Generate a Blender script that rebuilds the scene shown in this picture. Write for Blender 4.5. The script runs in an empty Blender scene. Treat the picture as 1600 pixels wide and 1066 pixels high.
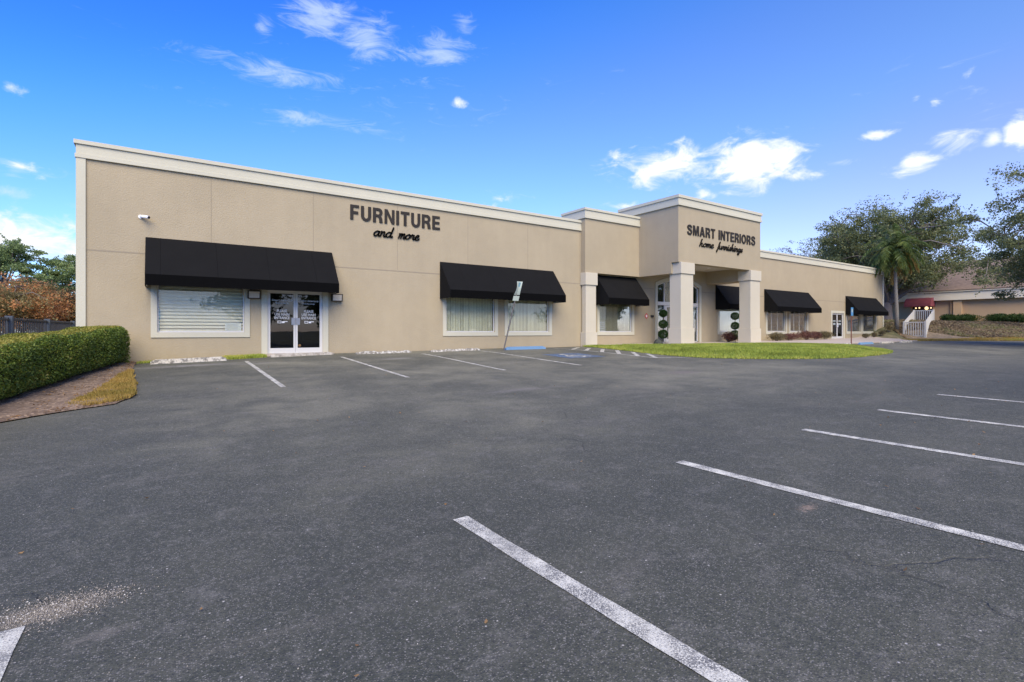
import bpy, math, random
import numpy as np
from mathutils import Vector, Matrix
from mathutils.geometry import delaunay_2d_cdt
R = math.radians
scene = bpy.context.scene
col = scene.collection
random.seed(7)
rng = np.random.default_rng(11)

# ------------------------------------------------------------------ camera
cam_d = bpy.data.cameras.new('camera')
cam = bpy.data.objects.new('camera', cam_d); col.objects.link(cam)
cam.location = (0, 0, 0)                       # z = 0 is eye level, about 1.55 m over the asphalt
cam.rotation_euler = (R(90), 0, -R(34.3))
cam_d.sensor_width = 36; cam_d.lens = 806/1600*36
cam_d.shift_y = -(533-518)/1600
cam_d.clip_start = 0.05; cam_d.clip_end = 3000
scene.camera = cam

# ------------------------------------------------------------------ sun, exposure
SUN_EL, SUN_AZ = 44.0, 205.0                   # azimuth clockwise from +Y
sd = Vector((math.sin(R(SUN_AZ))*math.cos(R(SUN_EL)), math.cos(R(SUN_AZ))*math.cos(R(SUN_EL)), math.sin(R(SUN_EL))))
sl = bpy.data.lights.new('sun', 'SUN'); sl.energy = 4.4; sl.angle = R(50); sl.color = (1.0, 0.86, 0.60)
so = bpy.data.objects.new('sun', sl); col.objects.link(so)
so.location = (0, -10, 40); so.rotation_euler = (-sd).to_track_quat('-Z', 'Y').to_euler()
vs = scene.view_settings
vs.view_transform = 'Standard'; vs.look = 'None'; vs.exposure = 0.4; vs.gamma = 1.0; vs.use_curve_mapping = False

# ------------------------------------------------------------------ world
world = bpy.data.worlds.new('World'); scene.world = world; world.use_nodes = True
def build_world():
    nt = world.node_tree; N = nt.nodes; L = nt.links
    for n in list(N): N.remove(n)
    def nd(t, **k):
        n = N.new(t)
        for a, b in k.items(): setattr(n, a, b)
        return n
    def M(op, a, b=None, c=None, clamp=False):
        n = nd('ShaderNodeMath', operation=op, use_clamp=clamp)
        for i, v in enumerate((a, b, c)):
            if v is None: continue
            if isinstance(v, (int, float)): n.inputs[i].default_value = v
            else: L.new(v, n.inputs[i])
        return n.outputs[0]
    def VM(op, a, b=None):
        n = nd('ShaderNodeVectorMath', operation=op)
        for i, v in enumerate((a, b)):
            if v is None: continue
            if isinstance(v, (tuple, list)): n.inputs[i].default_value = v
            else: L.new(v, n.inputs[i])
        return n.outputs[1] if op == 'LENGTH' else n.outputs[0]
    sky = nd('ShaderNodeTexSky', sky_type='NISHITA', sun_disc=False)
    sky.sun_elevation = R(SUN_EL); sky.sun_rotation = R(SUN_AZ)
    sky.air_density = 1.0; sky.dust_density = 0.3; sky.ozone_density = 2.0; sky.altitude = 0
    gam = nd('ShaderNodeGamma'); gam.inputs[1].default_value = 1.0
    tint = nd('ShaderNodeMix', data_type='RGBA', blend_type='MULTIPLY'); tint.inputs[0].default_value = 1
    dbl = VM('MULTIPLY', sky.outputs[0], (2, 2, 2)); L.new(dbl, tint.inputs[6])
    tc = nd('ShaderNodeTexCoord'); d = VM('NORMALIZE', tc.outputs['Generated'])
    sp = nd('ShaderNodeSeparateXYZ'); L.new(d, sp.inputs[0])
    az = M('ARCTAN2', sp.outputs[0], sp.outputs[1]); el = M('ARCSINE', sp.outputs[2])
    cb = nd('ShaderNodeCombineXYZ'); L.new(az, cb.inputs[0]); L.new(el, cb.inputs[1])
    ae = cb.outputs[0]
    tm = nd('ShaderNodeValToRGB'); te = nd('ShaderNodeMapRange'); L.new(M('ADD', el, M('MULTIPLY', M('SUBTRACT', .6, az), .25)), te.inputs[0])
    te.inputs[1].default_value = 0.0; te.inputs[2].default_value = 1.0
    L.new(te.outputs[0], tm.inputs[0]); L.new(tm.outputs[0], tint.inputs[7])
    cre = tm.color_ramp; cre.interpolation = 'B_SPLINE'
    while len(cre.elements) < len(SKY_TINTS): cre.elements.new(.5)
    for e_, (p_, c_) in zip(cre.elements, SKY_TINTS): e_.position = p_; e_.color = tuple(v/2 for v in c_)+(1,)
    def noise(vec, scale, detail, rough=0.55, dist=0.0):
        n = nd('ShaderNodeTexNoise'); n.inputs['Scale'].default_value = scale
        n.inputs['Detail'].default_value = detail; n.inputs['Roughness'].default_value = rough
        n.inputs['Distortion'].default_value = dist; L.new(vec, n.inputs['Vector']); return n.outputs[0]
    def blobs(lst):
        out = None
        for (a, e, sa, se, w) in lst:
            p = VM('MULTIPLY', VM('SUBTRACT', ae, (a, e, 0)), (1/sa, 1/se, 0))
            m = M('MULTIPLY', M('SUBTRACT', 1.0, VM('LENGTH', p)), w)
            out = m if out is None else M('MAXIMUM', out, m)
        return out
    wv = VM('MULTIPLY', ae, (1, 1.9, 0))
    nf = noise(wv, 17, 9, .6, .5)
    dens = M('ADD', blobs(CUMULUS), M('MULTIPLY', M('SUBTRACT', nf, .52), 3.4))
    mr = nd('ShaderNodeMapRange', interpolation_type='SMOOTHSTEP'); L.new(dens, mr.inputs[0])
    mr.inputs[1].default_value = .0; mr.inputs[2].default_value = 1.0
    nw = noise(VM('MULTIPLY', ae, (1, 3.2, 0)), 13, 9, .68, .9)
    dw = M('ADD', blobs(WISPS), M('MULTIPLY', M('SUBTRACT', nw, .56), 3.6))
    mw = nd('ShaderNodeMapRange', interpolation_type='SMOOTHSTEP'); L.new(dw, mw.inputs[0])
    mw.inputs[1].default_value = .08; mw.inputs[2].default_value = 1.5; mw.inputs[4].default_value = .62
    fac = M('MAXIMUM', mr.outputs[0], mw.outputs[0])
    # cloud colour: white tops, slightly blue-grey thin parts and bases
    cr = nd('ShaderNodeMix', data_type='RGBA'); L.new(M('MULTIPLY', dens, .8, clamp=True), cr.inputs[0])
    cr.inputs[6].default_value = CLOUD_LO; cr.inputs[7].default_value = CLOUD_HI
    mx = nd('ShaderNodeMix', data_type='RGBA'); L.new(fac, mx.inputs[0]); L.new(tint.outputs[2], mx.inputs[6]); L.new(cr.outputs[2], mx.inputs[7])
    bg = nd('ShaderNodeBackground'); bg.inputs[1].default_value = SKY_STRENGTH; L.new(mx.outputs[2], bg.inputs[0])
    ow = nd('ShaderNodeOutputWorld'); L.new(bg.outputs[0], ow.inputs[0])
SKY_STRENGTH = 0.15
SKY_TINTS = [(0, (1.0, .93, 1.2)), (.1, (.94, .88, 1.24)), (.22, (.72, .97, 1.35)), (.375, (.64, .88, 1.45)), (.52, (.32, .84, 1.6)), (.64, (.20, .64, 1.65))]   # halved in the ramp
CLOUD_HI = (6.0, 6.0, 6.1, 1); CLOUD_LO = (3.9, 4.6, 5.6, 1)
def ae_(u, v):                                 # direction of a spot of the sky: azimuth, elevation
    a = (u-800)/806; b = (518-v)/806; th = R(34.3)
    x = a*math.cos(th)+math.sin(th); y = math.cos(th)-a*math.sin(th)
    return math.atan2(x, y), math.atan2(b, math.hypot(x, y))
def blob(u, v, ru, rv, w=1.0):
    a, e = ae_(u, v); k = math.cos(math.atan((u-800)/806))
    return (a, e, ru/806*k*k, rv/806*k*.95, w)
CUMULUS = [blob(1175, 252, 110, 48, 1.6), blob(1040, 260, 105, 40, 1.3), blob(1225, 270, 70, 20, 1.1), blob(1115, 305, 48, 12, .8),
           blob(1310, 254, 45, 9, .7), blob(1430, 252, 55, 22, 1.0), blob(1485, 218, 62, 24, .85), blob(1552, 217, 22, 16, 1.0),
           blob(1592, 208, 32, 36, 1.5), blob(1365, 212, 34, 8, .8), blob(1463, 158, 16, 10, .6), blob(1432, 152, 12, 14, .5), blob(1515, 122, 12, 12, .5),
           blob(714, 161, 15, 10, .9), blob(18, 136, 26, 12, .8), blob(790, 312, 30, 12, .45), blob(980, 322, 30, 8, .35),
           blob(30, 375, 170, 58, 1.25), blob(120, 352, 90, 26, .8), blob(35, 262, 60, 14, .55)]
WISPS = [blob(500, 22, 80, 42, 1.6), blob(575, 65, 60, 50, 1.5), blob(690, 80, 75, 34, 1.35), blob(410, 45, 24, 22, 1.1), blob(420, 112, 190, 26, 1.35),
         blob(490, 188, 150, 18, 1.2), blob(400, 178, 120, 16, .8), blob(725, 40, 30, 20, .9), blob(640, 88, 80, 20, 1.0), blob(600, 150, 300, 60, .3), blob(1480, 150, 170, 60, .35),
         blob(30, 262, 80, 22, 1.1), blob(15, 300, 60, 16, 1.2)]
build_world()

# ------------------------------------------------------------------ ground height
CP = [(2.06,3.78,-1.563),(4.87,3.78,-1.486),(7.67,3.78,-1.42),(10.3,3.78,-1.349),(13.04,3.78,-1.286),
(4.87,.94,-1.485),(2.06,1.2,-1.53),(7.67,1.48,-1.43),(13.04,2,-1.298),(-.71,3.78,-1.6),(-.7,0,-1.58),
(2.3,12.5,-1.255),(5.32,12.57,-1.196),(8.45,12.8,-1.162),(11,12.27,-1.10),(15.2,13,-1.02),
(2.3,18.6,-.97),(5.3,18.6,-.911),(8.45,18.6,-.874),(11,18.6,-.82),(15,18.6,-.80),
(-.84,20.3,-.99),(5.6,20.3,-.83),(9.2,20.3,-.834),(16.6,20.3,-.82),(18,20.3,-.78),
(-2.1,11.2,-1.45),(-2.5,13.6,-1.38),(-1,16.5,-1.15),(-1,7,-1.53),(-5,8,-1.6),(-6,15,-1.4),(-6,22,-1.1),(-5,40,-1.0),
(22,17,-.76),(29,17,-.78),(22,9,-1.02),(29,10.8,-.97),(37,14.2,-.80),(42,14.2,-.78),(46.7,20,-.64),(56,20,-.55),(64,12,-.8),(40,5,-1.0),(60,0,-1.0),(28,3,-1.12),
(20,-20,-1.5),(-20,-10,-1.9),(-30,20,-1.5),(60,-40,-1.4),(0,-60,-1.8),(150,0,-.8),(0,150,-1),(100,150,-.6),(-120,0,-1.8),(-100,120,-1.5),(0,-150,-1.8),(150,-150,-1.2)]
_P = np.array(CP); _n = len(_P)
def _phi(r): return np.sqrt(r*r+4.0)
_A = np.zeros((_n+3, _n+3)); _A[:_n,:_n] = _phi(np.hypot(_P[:,None,0]-_P[None,:,0], _P[:,None,1]-_P[None,:,1]))-np.eye(_n)*0.4
_A[:_n,_n] = 1; _A[:_n,_n+1] = _P[:,0]; _A[:_n,_n+2] = _P[:,1]; _A[_n:,:_n] = _A[:_n,_n:].T
_W = np.linalg.solve(_A, np.concatenate([_P[:,2], [0,0,0]]))
def sstep(a, b, x):
    t = np.clip((x-a)/(b-a), 0, 1); return t*t*(3-2*t)
def H0(x, y):
    x = np.clip(np.asarray(x, float), -110, 140); y = np.clip(np.asarray(y, float), -140, 140)
    o = _W[_n]+_W[_n+1]*x+_W[_n+2]*y
    for i in range(_n): o = o+_W[i]*_phi(np.hypot(x-_P[i,0], y-_P[i,1]))
    return o
def bank_d(x, y): return (np.asarray(x, float)-48)*.313+(np.asarray(y, float)-14.5)*.95
def H(x, y):
    d = bank_d(x, y); x = np.asarray(x, float)
    rise = (.15*sstep(0, 2, d)+1.45*sstep(.5, 9.5, d))*sstep(53, 61, x)
    rise = rise+.85*sstep(49, 56, x)*(1-sstep(53, 61, x))*sstep(4.5, 8, d)
    return H0(x, y)+rise
def h(x, y): return float(H(x, y))

# ------------------------------------------------------------------ helpers
def tag(o, label=None, cat=None, group=None, kind=None):
    if label: o['label'] = label
    if cat: o['category'] = cat
    if group: o['group'] = group
    if kind: o['kind'] = kind
    return o
def empty(name, loc, label=None, cat=None, group=None, rz=0):
    o = bpy.data.objects.new(name, None); col.objects.link(o); o.location = loc; o.rotation_euler = (0, 0, rz)
    o.empty_display_size = .2
    return tag(o, label, cat, group)
def wloc(o):                                   # world position of an object whose ancestors are unrotated
    return o.location.copy() if o.parent is None else wloc(o.parent)+o.matrix_parent_inverse.translation+o.location
def adopt(o, parent):
    if parent is None: return
    o.parent = parent
    o.matrix_parent_inverse = Matrix.Translation(-wloc(parent))
def link_mesh(name, me, mat, parent=None, smooth=False):
    o = bpy.data.objects.new(name, me); col.objects.link(o)
    if mat is not None:
        me.materials.clear()
        for m in (mat if isinstance(mat, (list, tuple)) else [mat]): me.materials.append(m)
    if smooth: me.polygons.foreach_set('use_smooth', [True]*len(me.polygons))
    adopt(o, parent)
    return o
def copy_tree(o, parent=None):
    c = o.copy(); col.objects.link(c)
    if parent is not None: c.parent = parent
    for ch in list(o.children): copy_tree(ch, c)
    return c
class MB:
    def __init__(s): s.v = []; s.f = []
    def add(s, vs, fs):
        b = len(s.v); s.v += [tuple(map(float, p)) for p in vs]; s.f += [tuple(i+b for i in f) for f in fs]; return s
    def box(s, x0, x1, y0, y1, z0, z1):
        return s.add([(x0,y0,z0),(x1,y0,z0),(x1,y1,z0),(x0,y1,z0),(x0,y0,z1),(x1,y0,z1),(x1,y1,z1),(x0,y1,z1)],
                     [(0,3,2,1),(4,5,6,7),(0,1,5,4),(1,2,6,5),(2,3,7,6),(3,0,4,7)])
    def hexa(s, p): return s.add(p, [(0,3,2,1),(4,5,6,7),(0,1,5,4),(1,2,6,5),(2,3,7,6),(3,0,4,7)])
    def prism_x(s, prof, x0, x1):              # prof: (y, z) outline counter-clockwise seen from +x
        n = len(prof)
        s.add([(x0,)+tuple(p) for p in prof]+[(x1,)+tuple(p) for p in prof],
              [tuple(range(n))[::-1], tuple(range(n, 2*n))]+[(i,(i+1)%n,n+(i+1)%n,n+i) for i in range(n)]); return s
    def bar(s, a, b, w, d, up=(0,0,1)):        # box beam from a to b
        a = Vector(a); b = Vector(b); t = (b-a).normalized(); u = Vector(up)
        if abs(t.dot(u)) > .95: u = Vector((1,0,0))
        r = t.cross(u).normalized(); u = r.cross(t)
        p = []
        for e in (a, b):
            for (i, j) in ((-1,-1),(1,-1),(1,1),(-1,1)): p.append(e+r*(i*w/2)+u*(j*d/2))
        return s.hexa(p)
    def tube(s, pts, rad, n=8, cap=True):
        pts = [Vector(p) for p in pts]; rings = []
        for i, p in enumerate(pts):
            t = (pts[min(i+1, len(pts)-1)]-pts[max(i-1, 0)])
            t = t.normalized() if t.length > 1e-6 else Vector((0,0,1))
            u = Vector((0,0,1)) if abs(t.z) < .9 else Vector((1,0,0))
            r = t.cross(u).normalized(); u = r.cross(t)
            q = rad[i] if isinstance(rad, (list, tuple)) else rad
            rings.append([p+(r*math.cos(a)+u*math.sin(a))*q for a in [2*math.pi*k/n for k in range(n)]])
        vs = [v for rg in rings for v in rg]; fs = []
        for i in range(len(rings)-1):
            for k in range(n): fs.append((i*n+k, i*n+(k+1)%n, (i+1)*n+(k+1)%n, (i+1)*n+k))
        if cap: fs.append(tuple(range(n))[::-1]); fs.append(tuple(range(len(vs)-n, len(vs))))
        return s.add(vs, fs)
    def frame(s, x0, x1, z0, z1, w, y0, y1, wb=None, wt=None):   # rectangular frame, outer size x0..x1, z0..z1
        wb = w if wb is None else wb; wt = w if wt is None else wt
        s.box(x0, x0+w, y0, y1, z0, z1); s.box(x1-w, x1, y0, y1, z0, z1)
        s.box(x0+w, x1-w, y0, y1, z0, z0+wb)
        if wt: s.box(x0+w, x1-w, y0, y1, z1-wt, z1)
        return s
    def build(s, name, mat, parent=None, smooth=False, bevel=0):
        me = bpy.data.meshes.new(name); me.from_pydata(s.v, [], s.f); me.update()
        o = link_mesh(name, me, mat, parent, smooth)
        if bevel:
            b = o.modifiers.new('bevel', 'BEVEL'); b.width = bevel; b.segments = 2; b.limit_method = 'ANGLE'; b.angle_limit = R(40)
        return o
def np_mesh(name, V, F, mat, parent=None, tint=None, smooth=False):
    V = np.asarray(V, np.float32); F = np.asarray(F, np.int32)
    me = bpy.data.meshes.new(name); k = F.shape[1]
    me.vertices.add(len(V)); me.vertices.foreach_set('co', V.ravel())
    me.loops.add(F.size); me.loops.foreach_set('vertex_index', F.ravel())
    me.polygons.add(len(F)); me.polygons.foreach_set('loop_start', np.arange(0, F.size, k, dtype=np.int32))
    me.polygons.foreach_set('loop_total', np.full(len(F), k, np.int32))
    if tint is not None:
        a = me.attributes.new('tint', 'FLOAT', 'FACE'); a.data.foreach_set('value', np.asarray(tint, np.float32))
    me.update(calc_edges=True)
    return link_mesh(name, me, mat, parent, smooth)
def unit(v): return v/np.maximum(np.linalg.norm(v, axis=-1, keepdims=True), 1e-9)
def leaf_quads(P, size, nrm=None, aspect=.5, jitter=.35, align=.0):
    """rhombic leaves at points P"""
    n = len(P); size = np.broadcast_to(size, (n,))*(1+jitter*(rng.random(n)*2-1))
    t = unit(rng.normal(size=(n,3)))
    if nrm is not None: nn = unit(nrm*align+rng.normal(size=(n,3))*(1-align))
    else: nn = unit(rng.normal(size=(n,3)))
    t = unit(t-nn*np.sum(t*nn, 1, keepdims=True)); b = np.cross(nn, t)
    s = size[:,None]
    bend = nn*s*.12
    V = np.stack([P-t*s*.5, P+b*s*.5*aspect-bend, P+t*s*.5, P-b*s*.5*aspect-bend], 1).reshape(-1, 3)
    return V, np.arange(4*n).reshape(n, 4)
def in_poly(x, y, poly):
    c = np.zeros(len(x), bool); n = len(poly)
    for i in range(n):
        x0, y0 = poly[i]; x1, y1 = poly[(i+1)%n]
        m = ((y0 > y) != (y1 > y)) & (x < (x1-x0)*(y-y0)/((y1-y0) or 1e-9)+x0); c ^= m
    return c
def dist_poly(x, y, poly):
    d = np.full(len(x), 1e9); n = len(poly)
    for i in range(n):
        a = np.array(poly[i]); b = np.array(poly[(i+1)%n]); ab = b-a; L2 = (ab**2).sum() or 1e-9
        t = np.clip(((x-a[0])*ab[0]+(y-a[1])*ab[1])/L2, 0, 1)
        d = np.minimum(d, np.hypot(x-a[0]-t*ab[0], y-a[1]-t*ab[1]))
    return d
def smooth_poly(poly, it=2):
    for _ in range(it):
        q = []
        for i in range(len(poly)):
            a = poly[i]; b = poly[(i+1)%len(poly)]
            q += [(a[0]*.75+b[0]*.25, a[1]*.75+b[1]*.25), (a[0]*.25+b[0]*.75, a[1]*.25+b[1]*.75)]
        poly = q
    return poly
def rough_poly(poly, step, amp, seed=0):
    r = random.Random(seed); q = []
    for i in range(len(poly)):
        a = poly[i]; b = poly[(i+1)%len(poly)]; L = math.hypot(b[0]-a[0], b[1]-a[1]); k = max(1, int(L/step))
        for j in range(k):
            t = j/k; q.append((a[0]+(b[0]-a[0])*t+r.uniform(-amp, amp), a[1]+(b[1]-a[1])*t+r.uniform(-amp, amp)))
    return q
def patch(name, poly, mat, off=.004, step=.5, parent=None, edge=0, dome=0, domew=1.0, noise=0, smooth=True, skirt=0):
    xs = [p[0] for p in poly]; ys = [p[1] for p in poly]
    gx, gy = np.meshgrid(np.arange(min(xs), max(xs), step), np.arange(min(ys), max(ys), step)); gx = gx.ravel(); gy = gy.ravel()
    m = in_poly(gx, gy, poly); gx = gx[m]; gy = gy[m]; m = dist_poly(gx, gy, poly) > step*.35; gx = gx[m]; gy = gy[m]
    bd = []
    for i in range(len(poly)):
        a = poly[i]; b = poly[(i+1)%len(poly)]; k = max(1, int(math.hypot(b[0]-a[0], b[1]-a[1])/max(step, .3)))
        bd += [(a[0]+(b[0]-a[0])*j/k, a[1]+(b[1]-a[1])*j/k) for j in range(k)]
    nb = len(bd)
    pts = [Vector(p) for p in bd]+[Vector((a, b)) for a, b in zip(gx, gy)]
    vs, es, fs, *_ = delaunay_2d_cdt(pts, [], [tuple(range(nb))], 1, 1e-5)
    x = np.array([v[0] for v in vs]); y = np.array([v[1] for v in vs]); d = dist_poly(x, y, poly)
    z = H(x, y)+off+edge*sstep(0, .12, d)+dome*sstep(0, domew, d)
    if noise: z = z+noise*rng.random(len(z))*sstep(0, .3, d)
    V = [(a, b, c) for a, b, c in zip(x, y, z)]; F = [tuple(f) for f in fs]
    if skirt:
        k = len(V); V += [(p[0], p[1], h(p[0], p[1])-.05) for p in bd]
        top = {}
        for i, v in enumerate(vs): top[(round(v[0], 4), round(v[1], 4))] = i
        for i in range(nb):
            j = (i+1)%nb; a = top.get((round(bd[i][0], 4), round(bd[i][1], 4))); b = top.get((round(bd[j][0], 4), round(bd[j][1], 4)))
            if a is not None and b is not None: F.append((k+i, k+j, b, a))
    me = bpy.data.meshes.new(name); me.from_pydata(V, [], F); me.update()
    return link_mesh(name, me, mat, parent, smooth)
def text_mesh(txt, size, offset=0, extrude=.02, xs=1.0, shear=0, space=1.0, align='LEFT'):
    c = bpy.data.curves.new('t', 'FONT'); c.body = txt; c.size = size; c.offset = offset; c.extrude = extrude; c.shear = shear
    c.space_character = space; c.align_x = align; c.resolution_u = 4
    o = bpy.data.objects.new('t', c); col.objects.link(o)
    dg = bpy.context.evaluated_depsgraph_get(); me = bpy.data.meshes.new_from_object(o.evaluated_get(dg))
    bpy.data.objects.remove(o); bpy.data.curves.remove(c)
    me.transform(Matrix.Diagonal((xs, 1, 1, 1)))
    return me
def fit_text(me, x0, x1, z0, z1, y, depth=None):
    """stand a text mesh up in the facade plane, filling x0..x1 / z0..z1"""
    n = len(me.vertices); a = np.zeros(n*3, np.float32); me.vertices.foreach_get('co', a); a = a.reshape(-1, 3)
    mn = a.min(0); mx = a.max(0)
    X = x0+(a[:,0]-mn[0])/(mx[0]-mn[0])*(x1-x0); Z = z0+(a[:,1]-mn[1])/(mx[1]-mn[1])*(z1-z0)
    dd = depth if depth is not None else (mx[2]-mn[2])
    Y = y-(a[:,2]-mn[2])/max(mx[2]-mn[2], 1e-6)*dd
    me.vertices.foreach_set('co', np.stack([X, Y, Z], 1).astype(np.float32).ravel()); me.update(); return me
def plate(name, outer, holes, y0, y1, mat, parent):
    """upright wall plate in x/z with holes, from y0 (front) to y1 (back)"""
    c = bpy.data.curves.new('p', 'CURVE'); c.dimensions = '2D'; c.fill_mode = 'BOTH'; c.extrude = (y1-y0)/2
    for pl in [outer]+holes:
        s = c.splines.new('POLY'); s.points.add(len(pl)-1); s.use_cyclic_u = True
        for i, p in enumerate(pl): s.points[i].co = (p[0], p[1], 0, 1)
    o = bpy.data.objects.new('p', c); col.objects.link(o)
    dg = bpy.context.evaluated_depsgraph_get(); me = bpy.data.meshes.new_from_object(o.evaluated_get(dg))
    bpy.data.objects.remove(o); bpy.data.curves.remove(c)
    me.transform(Matrix(((1,0,0,0),(0,0,-1,(y0+y1)/2),(0,1,0,0),(0,0,0,1)))); me.name = name
    return link_mesh(name, me, mat, parent)
def rect(x0, x1, z0, z1): return [(x0,z0),(x1,z0),(x1,z1),(x0,z1)]

# ------------------------------------------------------------------ materials
class NB:
    def __init__(s, name):
        s.m = bpy.data.materials.new(name); s.m.use_nodes = True; s.t = s.m.node_tree; s.N = s.t.nodes; s.L = s.t.links
        for n in list(s.N): s.N.remove(n)
        s.out = s.N.new('ShaderNodeOutputMaterial'); s.b = s.N.new('ShaderNodeBsdfPrincipled'); s.L.new(s.b.outputs[0], s.out.inputs[0])
        s.g = s.N.new('ShaderNodeNewGeometry'); s.pos = s.g.outputs['Position']
    def set(s, **k):
        for a, v in k.items():
            i = s.b.inputs[a.replace('_', ' ')]
            if hasattr(v, 'links') or hasattr(v, 'is_linked') and not isinstance(v, (int, float, tuple)): s.L.new(v, i)
            else: i.default_value = v
        return s
    def vm(s, op, a, b):
        n = s.N.new('ShaderNodeVectorMath'); n.operation = op; s.L.new(a, n.inputs[0])
        if isinstance(b, tuple): n.inputs[1].default_value = b
        else: s.L.new(b, n.inputs[1])
        return n.outputs[0]
    def math(s, op, a, b=None, clamp=False):
        n = s.N.new('ShaderNodeMath'); n.operation = op; n.use_clamp = clamp
        for i, v in enumerate((a, b)):
            if v is None: continue
            if isinstance(v, (int, float)): n.inputs[i].default_value = v
            else: s.L.new(v, n.inputs[i])
        return n.outputs[0]
    def noise(s, scale, detail=4, rough=.55, vec=None, dist=0):
        n = s.N.new('ShaderNodeTexNoise'); n.inputs['Scale'].default_value = scale; n.inputs['Detail'].default_value = detail
        n.inputs['Roughness'].default_value = rough; n.inputs['Distortion'].default_value = dist
        s.L.new(vec or s.pos, n.inputs['Vector']); return n.outputs[0]
    def voro(s, scale, feature='F1', out='Distance', vec=None, rnd=1.0):
        n = s.N.new('ShaderNodeTexVoronoi'); n.feature = feature; n.inputs['Scale'].default_value = scale
        n.inputs['Randomness'].default_value = rnd
        s.L.new(vec or s.pos, n.inputs['Vector']); return n.outputs[out]
    def ramp(s, fac, stops):
        n = s.N.new('ShaderNodeValToRGB'); e = n.color_ramp.elements
        while len(e) < len(stops): e.new(.5)
        for i, (p, c) in enumerate(stops):
            e[i].position = p; e[i].color = (c+(1,)) if isinstance(c, tuple) else (c, c, c, 1)
        s.L.new(fac, n.inputs[0]); return n.outputs[0]
    def step(s, fac, a, b):
        n = s.N.new('ShaderNodeMapRange'); n.interpolation_type = 'SMOOTHSTEP'; s.L.new(fac, n.inputs[0])
        n.inputs[1].default_value = a; n.inputs[2].default_value = b; return n.outputs[0]
    def mix(s, fac, a, b, mode='MIX'):
        n = s.N.new('ShaderNodeMix'); n.data_type = 'RGBA'; n.blend_type = mode
        if isinstance(fac, (int, float)): n.inputs[0].default_value = fac
        else: s.L.new(fac, n.inputs[0])
        for i, v in ((6, a), (7, b)):
            if isinstance(v, tuple): n.inputs[i].default_value = v+(1,) if len(v) == 3 else v
            else: s.L.new(v, n.inputs[i])
        return n.outputs[2]
    def bump(s, hgt, dist=.01, strength=1.0):
        n = s.N.new('ShaderNodeBump'); n.inputs['Distance'].default_value = dist; n.inputs['Strength'].default_value = strength
        s.L.new(hgt, n.inputs['Height']); s.L.new(n.outputs[0], s.b.inputs['Normal']); return s
    def attr(s, name):
        n = s.N.new('ShaderNodeAttribute'); n.attribute_name = name; return n.outputs['Fac']
def plain(name, c, rough=.6, metal=0, var=.12, scale=6, bump=0):
    b = NB(name); n = b.noise(scale, 5)
    b.set(Base_Color=b.mix(b.math('MULTIPLY', n, 1.0), tuple(x*(1-var) for x in c), tuple(min(1, x*(1+var)) for x in c)), Roughness=rough, Metallic=metal)
    if bump: b.bump(b.noise(scale*12, 4), bump)
    return b.m

def mat_stucco(name, c, bumpd=.006, streak=.10):
    b = NB(name)
    big = b.noise(.35, 4); mid = b.noise(2.2, 5, .6)
    st = b.noise(1.0, 5, .6, b.vm('MULTIPLY', b.pos, (2.4, 2.4, .16)))
    k = b.math('ADD', b.math('MULTIPLY', big, .5), b.math('ADD', b.math('MULTIPLY', mid, .25), b.math('MULTIPLY', st, .25)))
    base = b.mix(b.step(k, .3, .7), tuple(x*(1-streak) for x in c), tuple(x*(1+streak*.7) for x in c))
    fine = b.noise(38, 4, .7)
    base = b.mix(b.math('MULTIPLY', b.step(fine, .35, .6), .0+.22), base, tuple(x*1.12 for x in c))
    # splash dirt close to the ground
    sp = b.N.new('ShaderNodeSeparateXYZ'); b.L.new(b.pos, sp.inputs[0])
    low = b.math('MULTIPLY', b.math('SUBTRACT', 1.0, b.step(b.math('ADD', sp.outputs[2], b.math('MULTIPLY', b.noise(3, 5), .5)), -.95, -.35)), .35)
    base = b.mix(low, base, (c[0]*.82, c[1]*.66, c[2]*.5))
    b.set(Base_Color=base, Roughness=.92)
    b.bump(b.math('ADD', b.noise(55, 3, .6), b.math('MULTIPLY', b.voro(30), .8)), bumpd)
    return b.m
M = {}
M['stucco'] = mat_stucco('stucco_beige', (.364, .302, .198))
M['trim'] = mat_stucco('stucco_cream_trim', (.50, .475, .365), .003, .05)
M['joint'] = plain('stucco_joint', (.28, .235, .165), .95)
M['pillar'] = mat_stucco('stucco_cream_pillar', (.51, .462, .355), .004, .05)
M['ceiling'] = plain('portico_ceiling', (.55, .50, .42), .9)

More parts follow.
